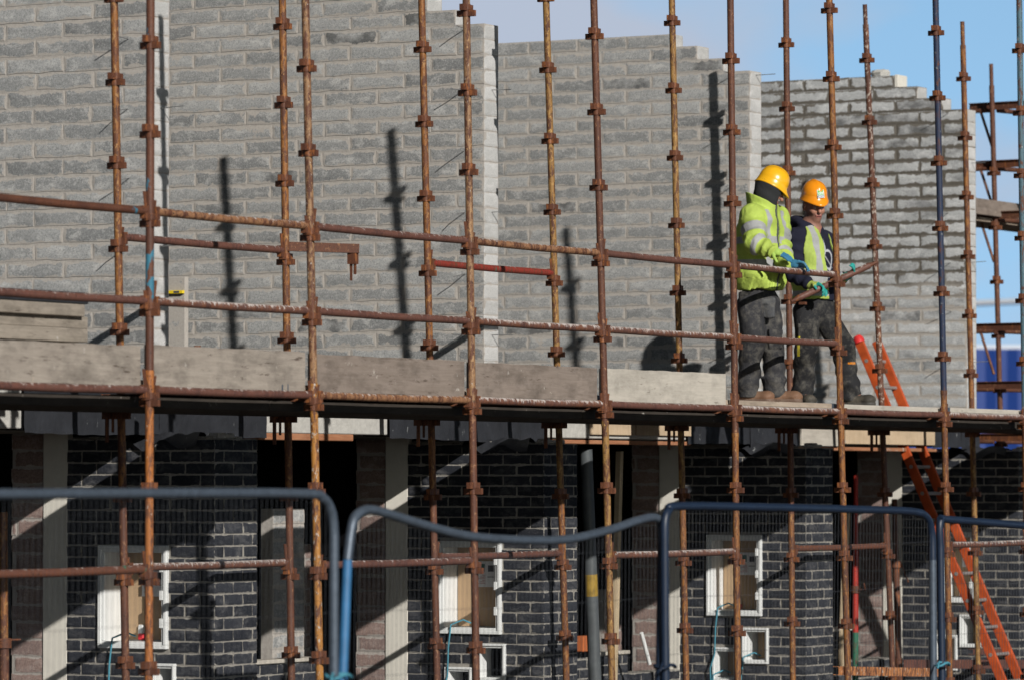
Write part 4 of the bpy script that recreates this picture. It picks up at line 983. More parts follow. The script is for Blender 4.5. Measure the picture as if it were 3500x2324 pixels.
def surfnet(fn, lo, hi, h):
    lo = np.asarray(lo, float); n = np.ceil((np.asarray(hi)-lo)/h).astype(int)+1; B = 8
    G = np.full(n, 1.0, np.float32); nb = -(-n//B)
    ii = np.stack(np.meshgrid(*[np.arange(k) for k in nb], indexing='ij'), -1).reshape(-1, 3)
    cen = lo+(ii*B+B/2)*h; d = fn(cen); act = np.abs(d) < B*h*1.35
    for (i, j, k), dd in zip(ii[~act], d[~act]):
        if dd < 0: G[i*B:(i+1)*B, j*B:(j+1)*B, k*B:(k+1)*B] = -1
    ia = ii[act]; off = np.stack(np.meshgrid(*[np.arange(B)]*3, indexing='ij'), -1).reshape(-1, 3)
    idx = (ia[:, None, :]*B+off[None]).reshape(-1, 3); idx = idx[(idx < n).all(axis=1)]
    for s in range(0, len(idx), 400000):
        q = idx[s:s+400000]; G[q[:, 0], q[:, 1], q[:, 2]] = fn(lo+q*h)
    S = G < 0; c = S[:-1, :-1, :-1]; cnt = np.zeros(c.shape, np.int8)
    for a in (0, 1):
        for b in (0, 1):
            for e_ in (0, 1): cnt += S[a:a+c.shape[0], b:b+c.shape[1], e_:e_+c.shape[2]]
    cells = np.argwhere((cnt > 0) & (cnt < 8)); vid = -np.ones(c.shape, np.int64); vid[tuple(cells.T)] = np.arange(len(cells))
    acc = np.zeros((len(cells), 3)); num = np.zeros(len(cells))
    cor = [(a, b, e_) for a in (0, 1) for b in (0, 1) for e_ in (0, 1)]
    for p in cor:
        for ax in range(3):
            if p[ax]: continue
            q = list(p); q[ax] = 1; ga = G[tuple((cells+p).T)]; gb = G[tuple((cells+q).T)]; m = (ga < 0) != (gb < 0)
            t = np.where(m, ga/(ga-gb+1e-12), 0); pt = np.tile(np.array(p, float), (len(cells), 1)); pt[:, ax] += t
            acc[m] += pt[m]; num[m] += 1
    V = lo+(cells+acc/num[:, None])*h; F = []
    for ax in range(3):
        u, v = [(1, 2), (2, 0), (0, 1)][ax]; sl = [slice(None)]*3
        s0 = [slice(0, -1) if k == ax else slice(1, -1) for k in range(3)]; s1 = [slice(1, None) if k == ax else slice(1, -1) for k in range(3)]
        a_, b_ = S[tuple(s0)], S[tuple(s1)]; e_ = np.argwhere(a_ != b_); base = e_.copy(); base[:, u] += 1; base[:, v] += 1
        flip = a_[tuple(e_.T)]; du = np.zeros(3, int); du[u] = 1; dv = np.zeros(3, int); dv[v] = 1
        q = [vid[tuple((base-du-dv).T)], vid[tuple((base-dv).T)], vid[tuple(base.T)], vid[tuple((base-du).T)]]
        Q = np.stack(q, 1); Q[~flip] = Q[~flip][:, ::-1]; F.append(Q)
    F = np.concatenate(F); F = F[(F >= 0).all(axis=1)]
    return V, F
def meshify(name, fn, lo, hi, h, colf, mat, parent, smooth=1, root=None):
    V, F = surfnet(fn, lo, hi, h)
    me = bpy.data.meshes.new(name); me.from_pydata(V.tolist(), [], F.tolist()); me.materials.append(mat)
    me.polygons.foreach_set('use_smooth', [True]*len(F))
    if colf is not None:
        C_ = np.ones((len(V), 4), np.float32); C_[:, :3] = colf(V); at_ = me.color_attributes.new('col', 'FLOAT_COLOR', 'POINT'); at_.data.foreach_set('color', C_.ravel())
    me.update(); o = bpy.data.objects.new(name, me); COL.objects.link(o)
    if parent: o.parent = parent
    if smooth:
        m = o.modifiers.new('s', 'SMOOTH'); m.factor = .5; m.iterations = smooth
    return o
def cloth(name, rough=.85, dirt=(.30, .27, .22), damt=.0, bump=.004, sc=16, spec=.2):
    m = Mat(name, rough, 0, spec); a = m.n('ShaderNodeAttribute', attribute_name='col'); c = a.outputs['Color']
    if damt: c = m.mix(m.ramp(m.noise(m.pos(), 9, 7, .8), .48, .78, 0, damt), c, dirt)
    c = m.mix(m.ramp(m.noise(m.pos((1, 1, 1), (3, 3, 3)), 7, 4), .35, .65, 0, .22), c, (0, 0, 0))
    m.color(c); n1 = m.noise(m.pos((1, 1, .7)), sc, 3, .5, 1.2); m.bump(n1, bump*2.2, .8); return m.m
M['hivis'] = cloth('hi_vis_cloth', .7, (.25, .27, .10), .30, .006)
M['navy'] = cloth('navy_fleece', .95, (.05, .05, .07), .2, .004)
M['trou'] = cloth('work_trousers', .9, (.26, .24, .20), .55, .006)
M['boot'] = cloth('boot_leather', .6, (.30, .25, .19), .5, .002, 30)
M['glove'] = cloth('glove_rubber', .7, (.3, .3, .25), .25, .001, 40)
M['snood'] = cloth('grey_knit', .95, (.1, .1, .1), .1, .003)
M['skin'] = cloth('skin', .55, (.3, .12, .09), .25, .001, 50, .4)
M['hely'] = plain('yellow_helmet_shell', (.78, .40, .012), .28, .5, .06, 12, speck=(.45, .27, .05))
M['helo'] = plain('orange_helmet_shell', (.80, .27, .010), .25, .5, .06, 12)
M['stk'] = plain('sticker_white', (.75, .78, .75), .5, .4, .05, 20)
M['stkg'] = plain('sticker_green', (.08, .38, .06), .5, .4, .05, 20)
M['stkb'] = plain('sticker_blue', (.03, .10, .22), .5, .4, .05, 20)
LIME, LIME2, REFL = V3(.40, .52, .095), V3(.37, .48, .10), V3(.34, .345, .35)
NAVY, DARK, GREY = V3(.014, .015, .030), V3(.024, .024, .026), V3(.036, .036, .040)

class Person:
    def __init__(s, px, N, foot_y, ppl=None):
        s.base = onN(N, px, foot_y); s.base.z = ZD+.040; s.rz = math.atan2(RT.y, RT.x)
        d = (Vector((s.base.x, s.base.y, E))).dot(FH); s.k = FPX/d/1.48242; s.px = px; s.py = 1110-(s.base.z-E)*s.k
        s.Mw = Matrix.Translation(s.base) @ Matrix.Rotation(s.rz, 4, 'Z'); s.Mi = s.Mw.inverted()
    def p(s, x, y, d=0): return V3((x-s.px)/s.k, d, (s.py-y)/s.k)
    def loc(s, w): v = s.Mi @ Vector(w); return V3(v.x, v.y, v.z)
def basis(f, roll=0):
    f = np.asarray(f, float); f = f/np.linalg.norm(f); r = np.cross(f, V3(0, 0, 1)); r /= np.linalg.norm(r); u = np.cross(r, f)
    c, s_ = math.cos(roll), math.sin(roll); r2 = r*c+u*s_; u2 = u*c-r*s_; return np.stack([r2, f, u2])     # rows: right, front, up
def helmet(parent, c, B, mat, label_strip=True):
    """shell with ridge, gutter brim and peak; c centre of the head, B head basis"""
    mb = MB(); nu, nv = 48, 18; W_ = lambda v: Vector(tuple(c+B.T@np.asarray(v, float)))
    def shell(ph, th):
        ca, sa = math.cos(ph), math.sin(ph); cr = math.cos(th)**.85; rz = math.sin(th)
        rx, ry = .094, .113; k = 1.0
        x = rx*ca*cr; y = ry*sa*cr; z = .035+.104*rz
        ridge = .008*math.exp(-(x/.016)**2)*min(1, rz*2)
        return (x, y, z+ridge)
    pts = []
    for j in range(nv+1):
        th = (math.pi/2)*j/nv
        for i in range(nu): pts.append(shell(2*math.pi*i/nu, min(th, math.pi/2-.0001)))
    fs = [(j*nu+i, j*nu+(i+1) % nu, (j+1)*nu+(i+1) % nu, (j+1)*nu+i) for j in range(nv) for i in range(nu)]
    mb.add([W_(p) for p in pts], fs, 0, True)
    prof = [(0, 0, .035), (.004, 0, .020), (.010, .2, .006), (.016, .6, -.004), (.018, 1, -.010), (.012, .97, -.014), (-.006, .3, .0)]
    pts = []
    for (e_, pk, z) in prof:
        for i in range(nu):
            ph = 2*math.pi*i/nu; fr = max(0, math.sin(ph))**3; back = max(0, -math.sin(ph))**4
            rx, ry = .094+e_*.75, .113+e_*.75+pk*.032*fr; drop = -.022*fr*pk-.016*back*min(1, e_*90+.1) if e_ > 0 else 0
            pts.append((rx*math.cos(ph), ry*math.sin(ph), z+drop))
    m_ = len(prof)
    mb.add([W_(p) for p in pts], [(j*nu+i, (j+1)*nu+i, (j+1)*nu+(i+1) % nu, j*nu+(i+1) % nu) for j in range(m_-1) for i in range(nu)], 0, True)
    o = mb.build('helmet', mat, parent)
    mb = MB(); 
    for i in range(13):
        ph = math.pi+ (i/12)*math.pi; pass
    pts = []
    for z0 in (.0, -.028):
        for i in range(25):
            ph = math.pi*1.0+math.pi*i/24; pts.append(W_((.090*math.cos(ph), .108*math.sin(ph), z0)))
    mb.add(pts, [(i, i+1, 26+i, 25+i) for i in range(24)], 0, True); mb.build('harness', M['galv'], o)
    return o
def fingers(wr, D, Pn, curl, rad=.0095, spread=.0, thumb=1, L=(.040, .026, .022)):
    """list of cones for a hand: wrist wr, direction D, palm normal Pn; curl = bend per joint"""
    D = D/np.linalg.norm(D); Pn = Pn-D*(Pn@D); Pn /= np.linalg.norm(Pn); S = np.cross(D, Pn); out = []
    out.append((wr-D*.01, wr+D*.045, .026, .033)); 
    for q in (-.024, -.008, .008, .024): out.append((wr+D*.02+S*q*.7, wr+D*.082+S*q, .015, .0135))
    for i, (q, le) in enumerate(((-.028, .80), (-.0095, .98), (.0095, 1.04), (.028, .95))):
        a = wr+D*.085+S*q; ang = 0
        for j in range(3):
            ang += curl*(1.0+.12*((i*7+j*3) % 3-1)); d = D*math.cos(ang)+Pn*math.sin(ang)+S*q*spread; b = a+d/np.linalg.norm(d)*L[j]*le
            out.append((a, b, rad*(1.05-.08*j), rad*(.97-.1*j))); a = b
    s = thumb; a = wr+D*.02+S*.024*s; b = a+(S*s*.55+D*.6+Pn*.5)*.045; c = b+(D*.75+Pn*.7+S*s*.05)*.036
    out += [(a, b, .015, .0115), (b, c, .0112, .0095)]
    return out
def ucones(P, L_, k):
    d = cone(P, *L_[0])
    for c in L_[1:]: d = smin(d, cone(P, *c), k)
    return d

def build_person(cfg):
    Pn = cfg['P']; root_label = cfg['label']; J = cfg['J']; B = cfg['B']; hc = cfg['hc']
    # ---- body
    hands = cfg['hands']; handc = [fingers(*h) for h in hands]
    def head(P):
        q = (P-hc)@B.T; x, y, z = q[:, 0], q[:, 1], q[:, 2]
        d = ell(q, (0, -.012, .03), (.077, .098, .098)); d = smin(d, ell(q, (0, .025, -.045), (.058, .068, .078)), .03)
        d = smin(d, cone(q, (0, .062, -.095), (0, .066, -.092), .026, .026), .03)                    # chin
        d = smin(d, cone(q, (0, .090, .012), (0, .114, -.030), .009, .0145), .012)                   # nose
        d = smin(d, cone(q, (-.035, .078, .022), (.035, .078, .022), .012, .012), .014)              # brow
        d = smin(d, np.minimum(cone(q, (-.036, .070, -.032), (-.040, .062, -.03), .022, .02), cone(q, (.036, .070, -.032), (.040, .062, -.03), .022, .02)), .02)
        for s in (-1, 1):
            e_ = np.linalg.norm(q-V3(s*.031, .098, .0), axis=1)-.0145; d = -smin(-d, e_, .010)      # eye sockets
            d = smin(d, np.linalg.norm(q-V3(s*.031, .0755, .0), axis=1)-.0125, .003)
            d = smin(d, ell(q, (s*.079, -.005, -.012), (.011, .02, .032)), .006)
        d = smin(d, cone(q, (-.018, .094, -.062), (.018, .094, -.062), .0075, .0075), .006)
        d = smin(d, cone(q, (-.015, .090, -.075), (.015, .090, -.075), .0075, .0075), .006)
        return -smin(-d, cone(q, (-.016, .106, -.0685), (.016, .106, -.0685), .004, .004), .003)
    def body(P):
        d = smin(head(P), cone(P, J['neck'], hc-B[2]*.05-B[1]*.01, .058, .056), .025)
        d = smin(d, cone(P, J['neck']-V3(0, 0, .02), J['hipc'], .10, .10), .05)
        for s in 'RL':
            d = smin(d, cone(P, J['neck']-V3(0, 0, .04), J['sh'+s], .06, .055), .03)
            d = smin(d, cone(P, J['sh'+s], J['el'+s], .046, .036), .02); d = smin(d, cone(P, J['el'+s], J['wr'+s], .036, .024), .02)
            d = smin(d, cone(P, J['hipc'], J['hip'+s], .1, .08), .05); d = smin(d, cone(P, J['hip'+s], J['kn'+s], .070, .042), .03)
            d = smin(d, cone(P, J['kn'+s], J['an'+s], .042, .028), .02); d = smin(d, cone(P, J['an'+s], J['an'+s]+J['ft'+s]*.10+V3(0, 0, -.055), .030, .02), .02)
        for hcn in handc:
            d = smin(d, ucones(P, [(a, b, r0-.003, r1-.003) for a, b, r0, r1 in hcn], .006), .01)
        return d
    def bcol(V):
        C_ = np.tile(V3(.36, .17, .115), (len(V), 1)); q = (V-hc)@B.T
        lips = (np.abs(q[:, 0]) < .024) & (np.abs(q[:, 2]+.068) < .013) & (q[:, 1] > .085); C_[lips] = V3(.31, .115, .09)
        mo = (np.abs(q[:, 0]) < .017) & (np.abs(q[:, 2]+.0685) < .0045) & (q[:, 1] > .085); C_[mo] = V3(.10, .03, .03)
        st = (q[:, 2] < -.045) & (q[:, 1] > -.02) & ~lips & (np.linalg.norm(q, axis=1) < .17); C_[st] = V3(.27, .135, .10)
        hair = (q[:, 2] > -.02) & (q[:, 1] < .0) & (np.linalg.norm(q, axis=1) < .17) & ~((np.abs(q[:, 0]) > .074) & (np.abs(q[:, 1]+.005) < .03)); C_[hair] = V3(.045, .032, .025)
        for s in (-1, 1):
            e_ = np.linalg.norm(q-V3(s*.031, .088, .0), axis=1) < .010; C_[e_] = V3(.45, .42, .40)
            e_ = np.linalg.norm(q-V3(s*.031, .0885, .0), axis=1) < .0052; C_[e_] = V3(.03, .03, .03)
            e_ = (np.abs(q[:, 0]-s*.033) < .02) & (np.abs(q[:, 2]-.024) < .006) & (q[:, 1] > .06); C_[e_] = V3(.07, .045, .03)
        return C_
    allp = np.array(list(v for k, v in J.items() if not k.startswith('ft'))); lo, hi = allp.min(0)-.24, allp.max(0)+.24; lo[2] = -.06; hi[2] = hc[2]+.2
    root = meshify('person', body, lo, hi, .005, bcol, M['skin'], None, 1)
    root.location = Pn.base; root.rotation_euler = (0, 0, Pn.rz)
    tag(root, root_label, 'person', 'workers on the scaffold')
    helmet(root, hc+B[2]*cfg.get('hup', .034), B, M[cfg['helmet']])
    if cfg.get('sticker'):
        hl = [o for o in root.children if o.name.startswith('helmet')][0]
        W_ = lambda v: Vector(tuple(hc+B[2]*cfg.get('hup', .034)+B.T@np.asarray(v, float)))
        def quad(nm, x0, x1, z0, z1, off, mat, par):
            mb = MB(); f = lambda x, z: W_((x, 1.0*.1165+off-1.0*(z-.045)*.45-2.6*x*x, z)); vs = [f(x0+(x1-x0)*i/4, z) for z in (z0, z1) for i in range(5)]
            mb.add(vs, [(i, i+1, 6+i, 5+i) for i in range(4)]); return mb.build(nm, M[mat], par)
        st = quad('sticker', -.028, .028, .028, .084, .002, 'stk', hl)
        quad('green_field', -.025, .025, .048, .081, .0035, 'stkg', st); quad('blue_strip', -.025, .025, .032, .0455, .0035, 'stkb', st)
        R_, F_, U_ = [Vector(tuple(b)) for b in B]
        for txt, z, sz, mat in (('ohf', .052, .034, 'stk'), ('GROUP', .0345, .0125, 'stk')):
            cu = bpy.data.curves.new('lettering', 'FONT'); cu.body = txt; cu.size = sz; cu.align_x = 'CENTER'; cu.extrude = .0006; cu.materials.append(M[mat]); cu.offset = .0006
            tmp = bpy.data.objects.new('lettering_curve', cu); me_ = bpy.data.meshes.new_from_object(tmp); bpy.data.objects.remove(tmp); o = bpy.data.objects.new('lettering', me_); COL.objects.link(o); o.parent = st
            up = (U_-F_*.45).normalized(); rt = -R_; nrm = rt.cross(up); pos = W_((0, .1210-(z-.045)*.45, z))
            o.matrix_local = Matrix((rt, up, nrm)).transposed().to_4x4(); o.matrix_local.translation = pos
            mm_ = Matrix((rt, up, nrm)).transposed().to_4x4(); mm_.translation = pos; o.matrix_local = mm_
    # ---- trousers
    def trou(P):
        d = cone(P, J['hipc']+V3(0, 0, .03), J['hipc'], .125, .13)
        for s in 'RL':
            a, b, c = J['hip'+s], J['kn'+s], J['an'+s]; h_ = c+(b-c)*.08
            l = smin(cone(P, a, b, .108, .084), cone(P, b, h_, .084, .078), .03); l = smin(l, cone(P, h_+V3(0, 0, .03), h_-V3(0, 0, .05), .080, .077), .02)
            tk = np.clip(tpar(P, b, c), -1, 1.2); fold = .0055*wav(P, (.2, .3, 1), 62, (1, .3, 0), 22)*np.clip((tk+.25)*1.1, .1, 1)+.006*wav(P, (.7, .2, .7), 34, (0, 1, .6), 13)
            d = smin(d, l+fold, .045)
        for (c, h, ang) in cfg['pockets']:
            Bp = np.array([[math.cos(ang), math.sin(ang), 0], [-math.sin(ang), math.cos(ang), 0], [0, 0, 1]])
            d = smin(d, rbox(P, c, h, .012, Bp), .008); d = smin(d, rbox(P, c+V3(0, 0, h[2]*.75), (h[0]*1.05, h[1]*1.12, h[2]*.3), .008, Bp), .004)
        return np.maximum(np.maximum(d, P[:, 2]-(J['hipc'][2]+.13)), .036-P[:, 2])
    def tcol(V):
        C_ = np.tile(cfg['tcol'], (len(V), 1))
        for s in 'RL':
            t = tpar(V, J['kn'+s], J['an'+s]); near = cone(V, J['kn'+s], J['an'+s], .09, .09) < .02; C_[near & (t < .35) & (t > -.25)] = cfg['tcol']*.65
        for c, r, col in cfg.get('tpatch', []):
            C_[rbox(V, c, r, .002) < 0] = col
        return C_
    meshify('trousers', trou, V3(*(lo+.05)), V3(hi[0], hi[1], J['hipc'][2]+.16), .0055, tcol, M['trou'], root, 2)
    # ---- boots
    for s in 'RL':
        an, ft = J['an'+s], J['ft'+s]; gz = 0.0; tip = V3(an[0], an[1], 0)+ft*.20; heel = V3(an[0], an[1], 0)-ft*.065; sd_ = V3(-ft[1], ft[0], 0)
        def boot(P):
            d = cone(P, an+V3(0, 0, .03), V3(an[0], an[1], .06), .052, .052); d = smin(d, cone(P, V3(heel[0], heel[1], .045), V3(*(tip-ft*.05)[:2], .042), .044, .042), .03)
            d = smin(d, ell(P, V3(*(tip-ft*.045)[:2], .040), (.052, .052, .040)), .02); d = d+.002*wav(P, (0, 0, 1), 90, (1, 1, 0), 30)
            sole = np.maximum(cone(P*V3(1, 1, 0), V3(heel[0], heel[1], 0), V3(*(tip-ft*.045)[:2], 0), .046, .052), np.abs(P[:, 2]-.012)-.012)
            return np.minimum(np.maximum(d, -P[:, 2]+.002), sole)
        bc = cfg['boot']
        meshify('boot', boot, np.minimum(heel, tip)-.08-V3(0, 0, .0), np.maximum(heel, tip)+V3(.08, .08, .22), .005,
                lambda V: np.where((V[:, 2] < .026)[:, None], bc*.55+.03, bc), M['boot'], root, 1)
    # ---- gloves
    for hi_, hcn in enumerate(handc):
        pts = np.array([c[0] for c in hcn]+[c[1] for c in hcn]); w_ = J['wr'+'RL'[hi_]]; e_ = J['el'+'RL'[hi_]]; dd = (e_-w_)/np.linalg.norm(e_-w_)
        def glove(P): return smin(ucones(P, hcn, .006), cone(P, hands[hi_][0], w_+dd*.045, .033, .042), .015)
        gc, gt, cut = cfg['glove'][hi_]
        def gcol(V, hcn=hcn, hi_=hi_, gc=gc, gt=gt, cut=cut):
            D = hands[hi_][1]/np.linalg.norm(hands[hi_][1]); t = (V-hands[hi_][0])@D; return np.where((t > cut)[:, None], gt, gc)
        meshify('glove', glove, np.minimum(pts.min(0), w_)-.09, np.maximum(pts.max(0), w_)+.09, .004, gcol, M['glove'], root, 1)
    return root, lo, hi

# ---------------------------------------------------------------- worker in the lime jacket
P1 = Person(1755, 14.60, 930); p = P1.p
rail1 = P1.loc(onN(NF, 1838, 617.5)); 
neck = p(1762, 492, .02)
J = dict(neck=neck, hipc=p(1750, 694, .02), shR=p(1733, 500, -.12), shL=p(1796, 500, .15), elR=p(1738, 566, -.25), wrR=p(1772, 584, -.34),
         elL=p(1802, 588, .02), wrL=rail1+V3(-.070, .055, .025), hipR=p(1733, 706, -.06), hipL=p(1768, 706, .08), knR=p(1732, 802, -.09), knL=p(1782, 800, .06),
         anR=p(1722, 900, -.06), anL=p(1786, 900, -.02), ftR=V3(.93, -.37, 0), ftL=V3(.95, -.30, 0))
B1 = basis((.84, -.02, -.42), .06); hc1 = p(1775, 437, .0)
hands1 = [(J['wrR'], V3(.80, -.25, -.28), V3(.1, .3, -1.), .20, .0100, .6, -1), (J['wrL']+V3(.01, 0, .0), V3(.93, -.28, .06), V3(0, -.5, -.9), .42, .0100, .2, 1)]
pk1 = [(p(1786, 783, -.01), (.052, .03, .07), .3)]
cfg1 = dict(P=P1, label='worker in lime hi-vis jacket and yellow helmet, head covered in grey cloth, looking down', J=J, B=B1, hc=hc1, helmet='hely', hands=hands1,
            pockets=pk1, tcol=GREY, boot=V3(.19, .105, .065), glove=[(V3(.35, .52, .10), V3(.035, .16, .28), .088), (V3(.05, .17, .28), V3(.05, .20, .33), .0)], tpatch=[])
r1, lo1, hi1 = build_person(cfg1)
ANG1 = math.atan2(.27, .20)
SEC1 = [(.815, -.012, .03, .185, .155), (.86, -.012, .03, .200, .168), (.92, -.015, .02, .205, .172), (1.05, -.015, .02, .205, .165), (1.2, -.01, .02, .215, .16), (1.32, .01, .02, .20, .135), (1.39, .022, .02, .14, .10), (1.43, .025, .02, .09, .085)]
def jacket(P):
    d, u, v = torso(P, SEC1, ANG1); d = d+.007*wav(P, (.35, .2, .9), 40, (1, .2, 0), 14)+.005*wav(P, (.8, .1, -.5), 31, (.2, 0, 1), 17)
    d = d+np.where(P[:, 2] < .90, .004*np.sin(P[:, 0]*170+P[:, 1]*120), 0)
    for s in 'RL':
        a, b, c = J['sh'+s], J['el'+s], J['wr'+s]; tt = tpar(P, a, b); t2 = tpar(P, b, c)
        fo = .009*wav(P, (b-a)/np.linalg.norm(b-a), 85, (1, 0, .3), 18)*np.clip(1-abs(tt-.8)*1.2, .15, 1)
        d = smin(d, cone(P, a, b, .092, .078)+fo, .05); fo2 = .008*wav(P, (c-b)/np.linalg.norm(c-b), 95, (0, 1, .5), 25)
        d = smin(d, cone(P, b, b+(c-b)*.93, .078, .055)+fo2, .025)
    col = np.maximum(np.abs(np.linalg.norm((P-neck-V3(-.008, .0, .03))*V3(1, 1, 0), axis=1)-.098-(P[:, 2]-neck[2])*.10)-.011, np.abs(P[:, 2]-neck[2]-.035+.45*(P[:, 0]-neck[0]))-.062)
    d = smin(d, col, .02); return np.maximum(d, -(cone(P, neck+V3(.005, 0, .05), neck+V3(.05, 0, .22), .066, .09)))
def jcol(V):
    _, u, v = torso(V, SEC1, ANG1); z = V[:, 2]; C_ = np.tile(LIME, (len(V), 1)); arm = np.zeros(len(V), bool); dmin = np.full(len(V), 9.)
    for s in 'RL':
        a, b, c = J['sh'+s], J['el'+s], J['wr'+s]
        for q, (x, y, ra, rb, t0, t1) in enumerate(((a, b, .092, .078, .42, .72), (b, c, .078, .055, .12, .42))):
            d = cone(V, x, y, ra, rb); m = (d < .012) & (tpar(V, x, y) > (.12 if q == 0 else .02)); arm |= m; t = tpar(V, x, y)
            C_[m & (t > t0) & (t < t1)] = REFL
    body_ = ~arm
    C_[body_ & ((np.abs(z-1.175-.02*u) < .026) | (np.abs(z-1.005) < .026))] = REFL
    C_[body_ & (np.abs(np.abs(u)-.098) < .024) & (z > 1.03) & (z < 1.395)] = REFL; C_[body_ & (z > 1.44) & (np.hypot(V[:, 0]-neck[0]+.008, V[:, 1]-neck[1]) < .097+(z-neck[2])*.1)] = V3(.10, .105, .11)
    C_[body_ & (np.abs(u+.0) < .011) & (v < 0)] = V3(.07, .075, .08); C_[body_ & (np.abs(u-.018) < .006) & (v < 0)] = LIME*.6
    return C_
meshify('jacket', jacket, V3(-.36, -.45, .78), V3(.42, .42, 1.60), .005, jcol, M['hivis'], r1, 2)
def snood(P):
    q = (P-hc1)@B1.T; d = ell(q, (0, -.006, .010), (.102, .112, .102)); d = smin(d, ell(q, (0, .012, -.055), (.088, .094, .085)), .03)
    d = smin(d, cone(P, hc1-B1[2]*.07, neck+V3(.01, 0, .03), .078, .082), .03); d += .003*wav(P, (.3, .2, 1), 50, (1, .3, 0), 18)
    face = np.linalg.norm(q-V3(0, .125, -.035), axis=1)-.060; return np.maximum(np.maximum(d, -face), q[:, 2]-.05)
meshify('face_covering', snood, hc1-.26, hc1+.2, .005, lambda V: np.tile(V3(.028, .029, .031), (len(V), 1)), M['snood'], r1, 1)
# tool holster, belt and hanging tool
ho = p(1768, 712, -.105)
def holster(P): 
    d = rbox(P, ho, (.058, .022, .075), .018, np.array([[.95, -.3, 0], [.3, .95, 0], [0, 0, 1]])); d = smin(d, rbox(P, ho+V3(.0, -.01, .045), (.05, .022, .02), .01), .01)
    return d+.003*wav(P, (1, 0, .4), 60, (0, 1, 1), 20)
meshify('tool_pouch', holster, ho-.13, ho+.13, .005, lambda V: np.tile(V3(.075, .078, .085), (len(V), 1)), M['trou'], r1, 1)
h2 = p(1716, 690, -.10)
meshify('belt_pouch', lambda P: smin(rbox(P, h2, (.045, .025, .05), .016), rbox(P, h2+V3(.03, 0, -.03), (.03, .025, .035), .014), .015), h2-.12, h2+.12, .005, lambda V: np.tile(V3(.012, .012, .013), (len(V), 1)), M['trou'], r1, 1)
mb = MB(); a = P1.Mw @ Vector(tuple(p(1711, 700, -.135))); b = P1.Mw @ Vector(tuple(p(1723, 782, -.135)))
o = empty('hand_tool', a, 'thin red and white rod tool hanging from the belt of the worker in lime', 'tool')
mb.tube([(0, 0, 0), (b-a)*.3], .006, 8); mb.build('shaft', M['upvc'], o); mb = MB(); mb.tube([(b-a)*.3, (b-a)*.66], .0065, 8); mb.build('grip', M['redpl'], o)
mb = MB(); mb.tube([(b-a)*.66, (b-a)], .006, 8); mb.build('end_section', M['steel'], o)

# ---------------------------------------------------------------- worker in the navy hoodie
P2 = Person(1880, 14.86, 937); p = P2.p
tubA, tubB = p(1836, 692, -.36), p(2000, 616, -.20)
T2 = lambda t: tubA+(tubB-tubA)*t
neck2 = p(1868, 530, .02)
dT = (tubB-tubA)/np.linalg.norm(tubB-tubA)
gR, gL = T2(.33), T2(.70)
J2 = dict(neck=neck2, hipc=p(1879, 706, .03), shR=p(1833, 549, -.08), shL=p(1902, 549, .13), elR=p(1826, 634, -.14), wrR=gR-dT*.05+V3(-.035, .055, .035),
          elL=p(1917, 640, .08), wrL=gL-dT*.0+V3(-.03, .085, -.02), hipR=p(1862, 716, -.03), hipL=p(1896, 716, .07), knR=p(1856, 806, -.12), knL=p(1944, 800, .03),
          anR=p(1850, 903, -.03), anL=p(1962, 903, .03), ftR=V3(.28, -.96, 0), ftL=V3(.86, -.51, 0))
B2 = basis((.36, -.90, -.24), -.06); hc2 = p(1877, 474, -.02)
hands2 = [(J2['wrR'], dT*.65+V3(.1, -.55, -.35), V3(.1, -.5, -.8), .62, .0100, .1, -1), (J2['wrL'], dT*.5+V3(.3, -.6, .25), V3(0, -.6, .7), .55, .0100, .1, 1)]
ZS = P2.k/303.
cfg2 = dict(P=P2, label='worker in navy hoodie, hi-vis vest and orange helmet, face visible, holding a scaffold tube', J=J2, B=B2, hc=hc2, helmet='helo', sticker=True, hup=.052, hands=hands2,
            pockets=[(p(1852, 768, -.19), (.055, .025, .06), .1)], tcol=V3(.022, .022, .024), boot=V3(.055, .05, .042),
            glove=[(V3(.38, .45, .10), V3(.02, .30, .27), .055), (V3(.38, .45, .10), V3(.02, .30, .27), .02)],
            tpatch=[(p(1838, 800, -.14), (.009, .09, .075), V3(.55, .46, .02)), (p(1963, 838, -.02), (.03, .09, .008), V3(.6, .2, .01))])
r2, lo2, hi2 = build_person(cfg2)
ANG2 = math.atan2(.21, .22)
SEC2 = [(.80, .0, .03, .165, .13), (.88, .0, .02, .172, .135), (1.02, -.012, .02, .17, .128), (1.15, -.025, .02, .180, .128), (1.26, -.035, .02, .175, .112), (1.32, -.038, .02, .12, .09), (1.37, -.038, .02, .08, .075)]
def hoodie(P):
    d, u, v = torso(P, SEC2, ANG2); d = d+.006*wav(P, (.3, .2, .9), 38, (1, .2, 0), 15)
    for s in 'RL':
        a, b, c = J2['sh'+s], J2['el'+s], J2['wr'+s]
        d = smin(d, cone(P, a, b, .076, .064)+.006*wav(P, (b-a)/np.linalg.norm(b-a), 80, (1, 0, .3), 20), .04)
        d = smin(d, cone(P, b, b+(c-b)*.88, .064, .044)+.006*wav(P, (c-b)/np.linalg.norm(c-b), 100, (0, 1, .5), 25), .02)
    t = neck2+V3(-.022, .015, .008); q = P-t; R_ = np.sqrt(q[:, 0]**2+q[:, 1]**2)     # hood bunched behind and round the neck
    d = smin(d, np.sqrt((R_-.082)**2+(q[:, 2]+.40*q[:, 0]-.012)**2)-.042+.004*wav(P, (1, 0, 1), 45, (0, 1, 0), 30), .03)
    d = smin(d, ell(P, neck2+V3(-.085, .05, .045), (.095, .085, .065)), .03)
    return np.maximum(d, -cone(P, neck2+V3(.008, -.02, .055), neck2+V3(.03, -.04, .25), .050, .085))
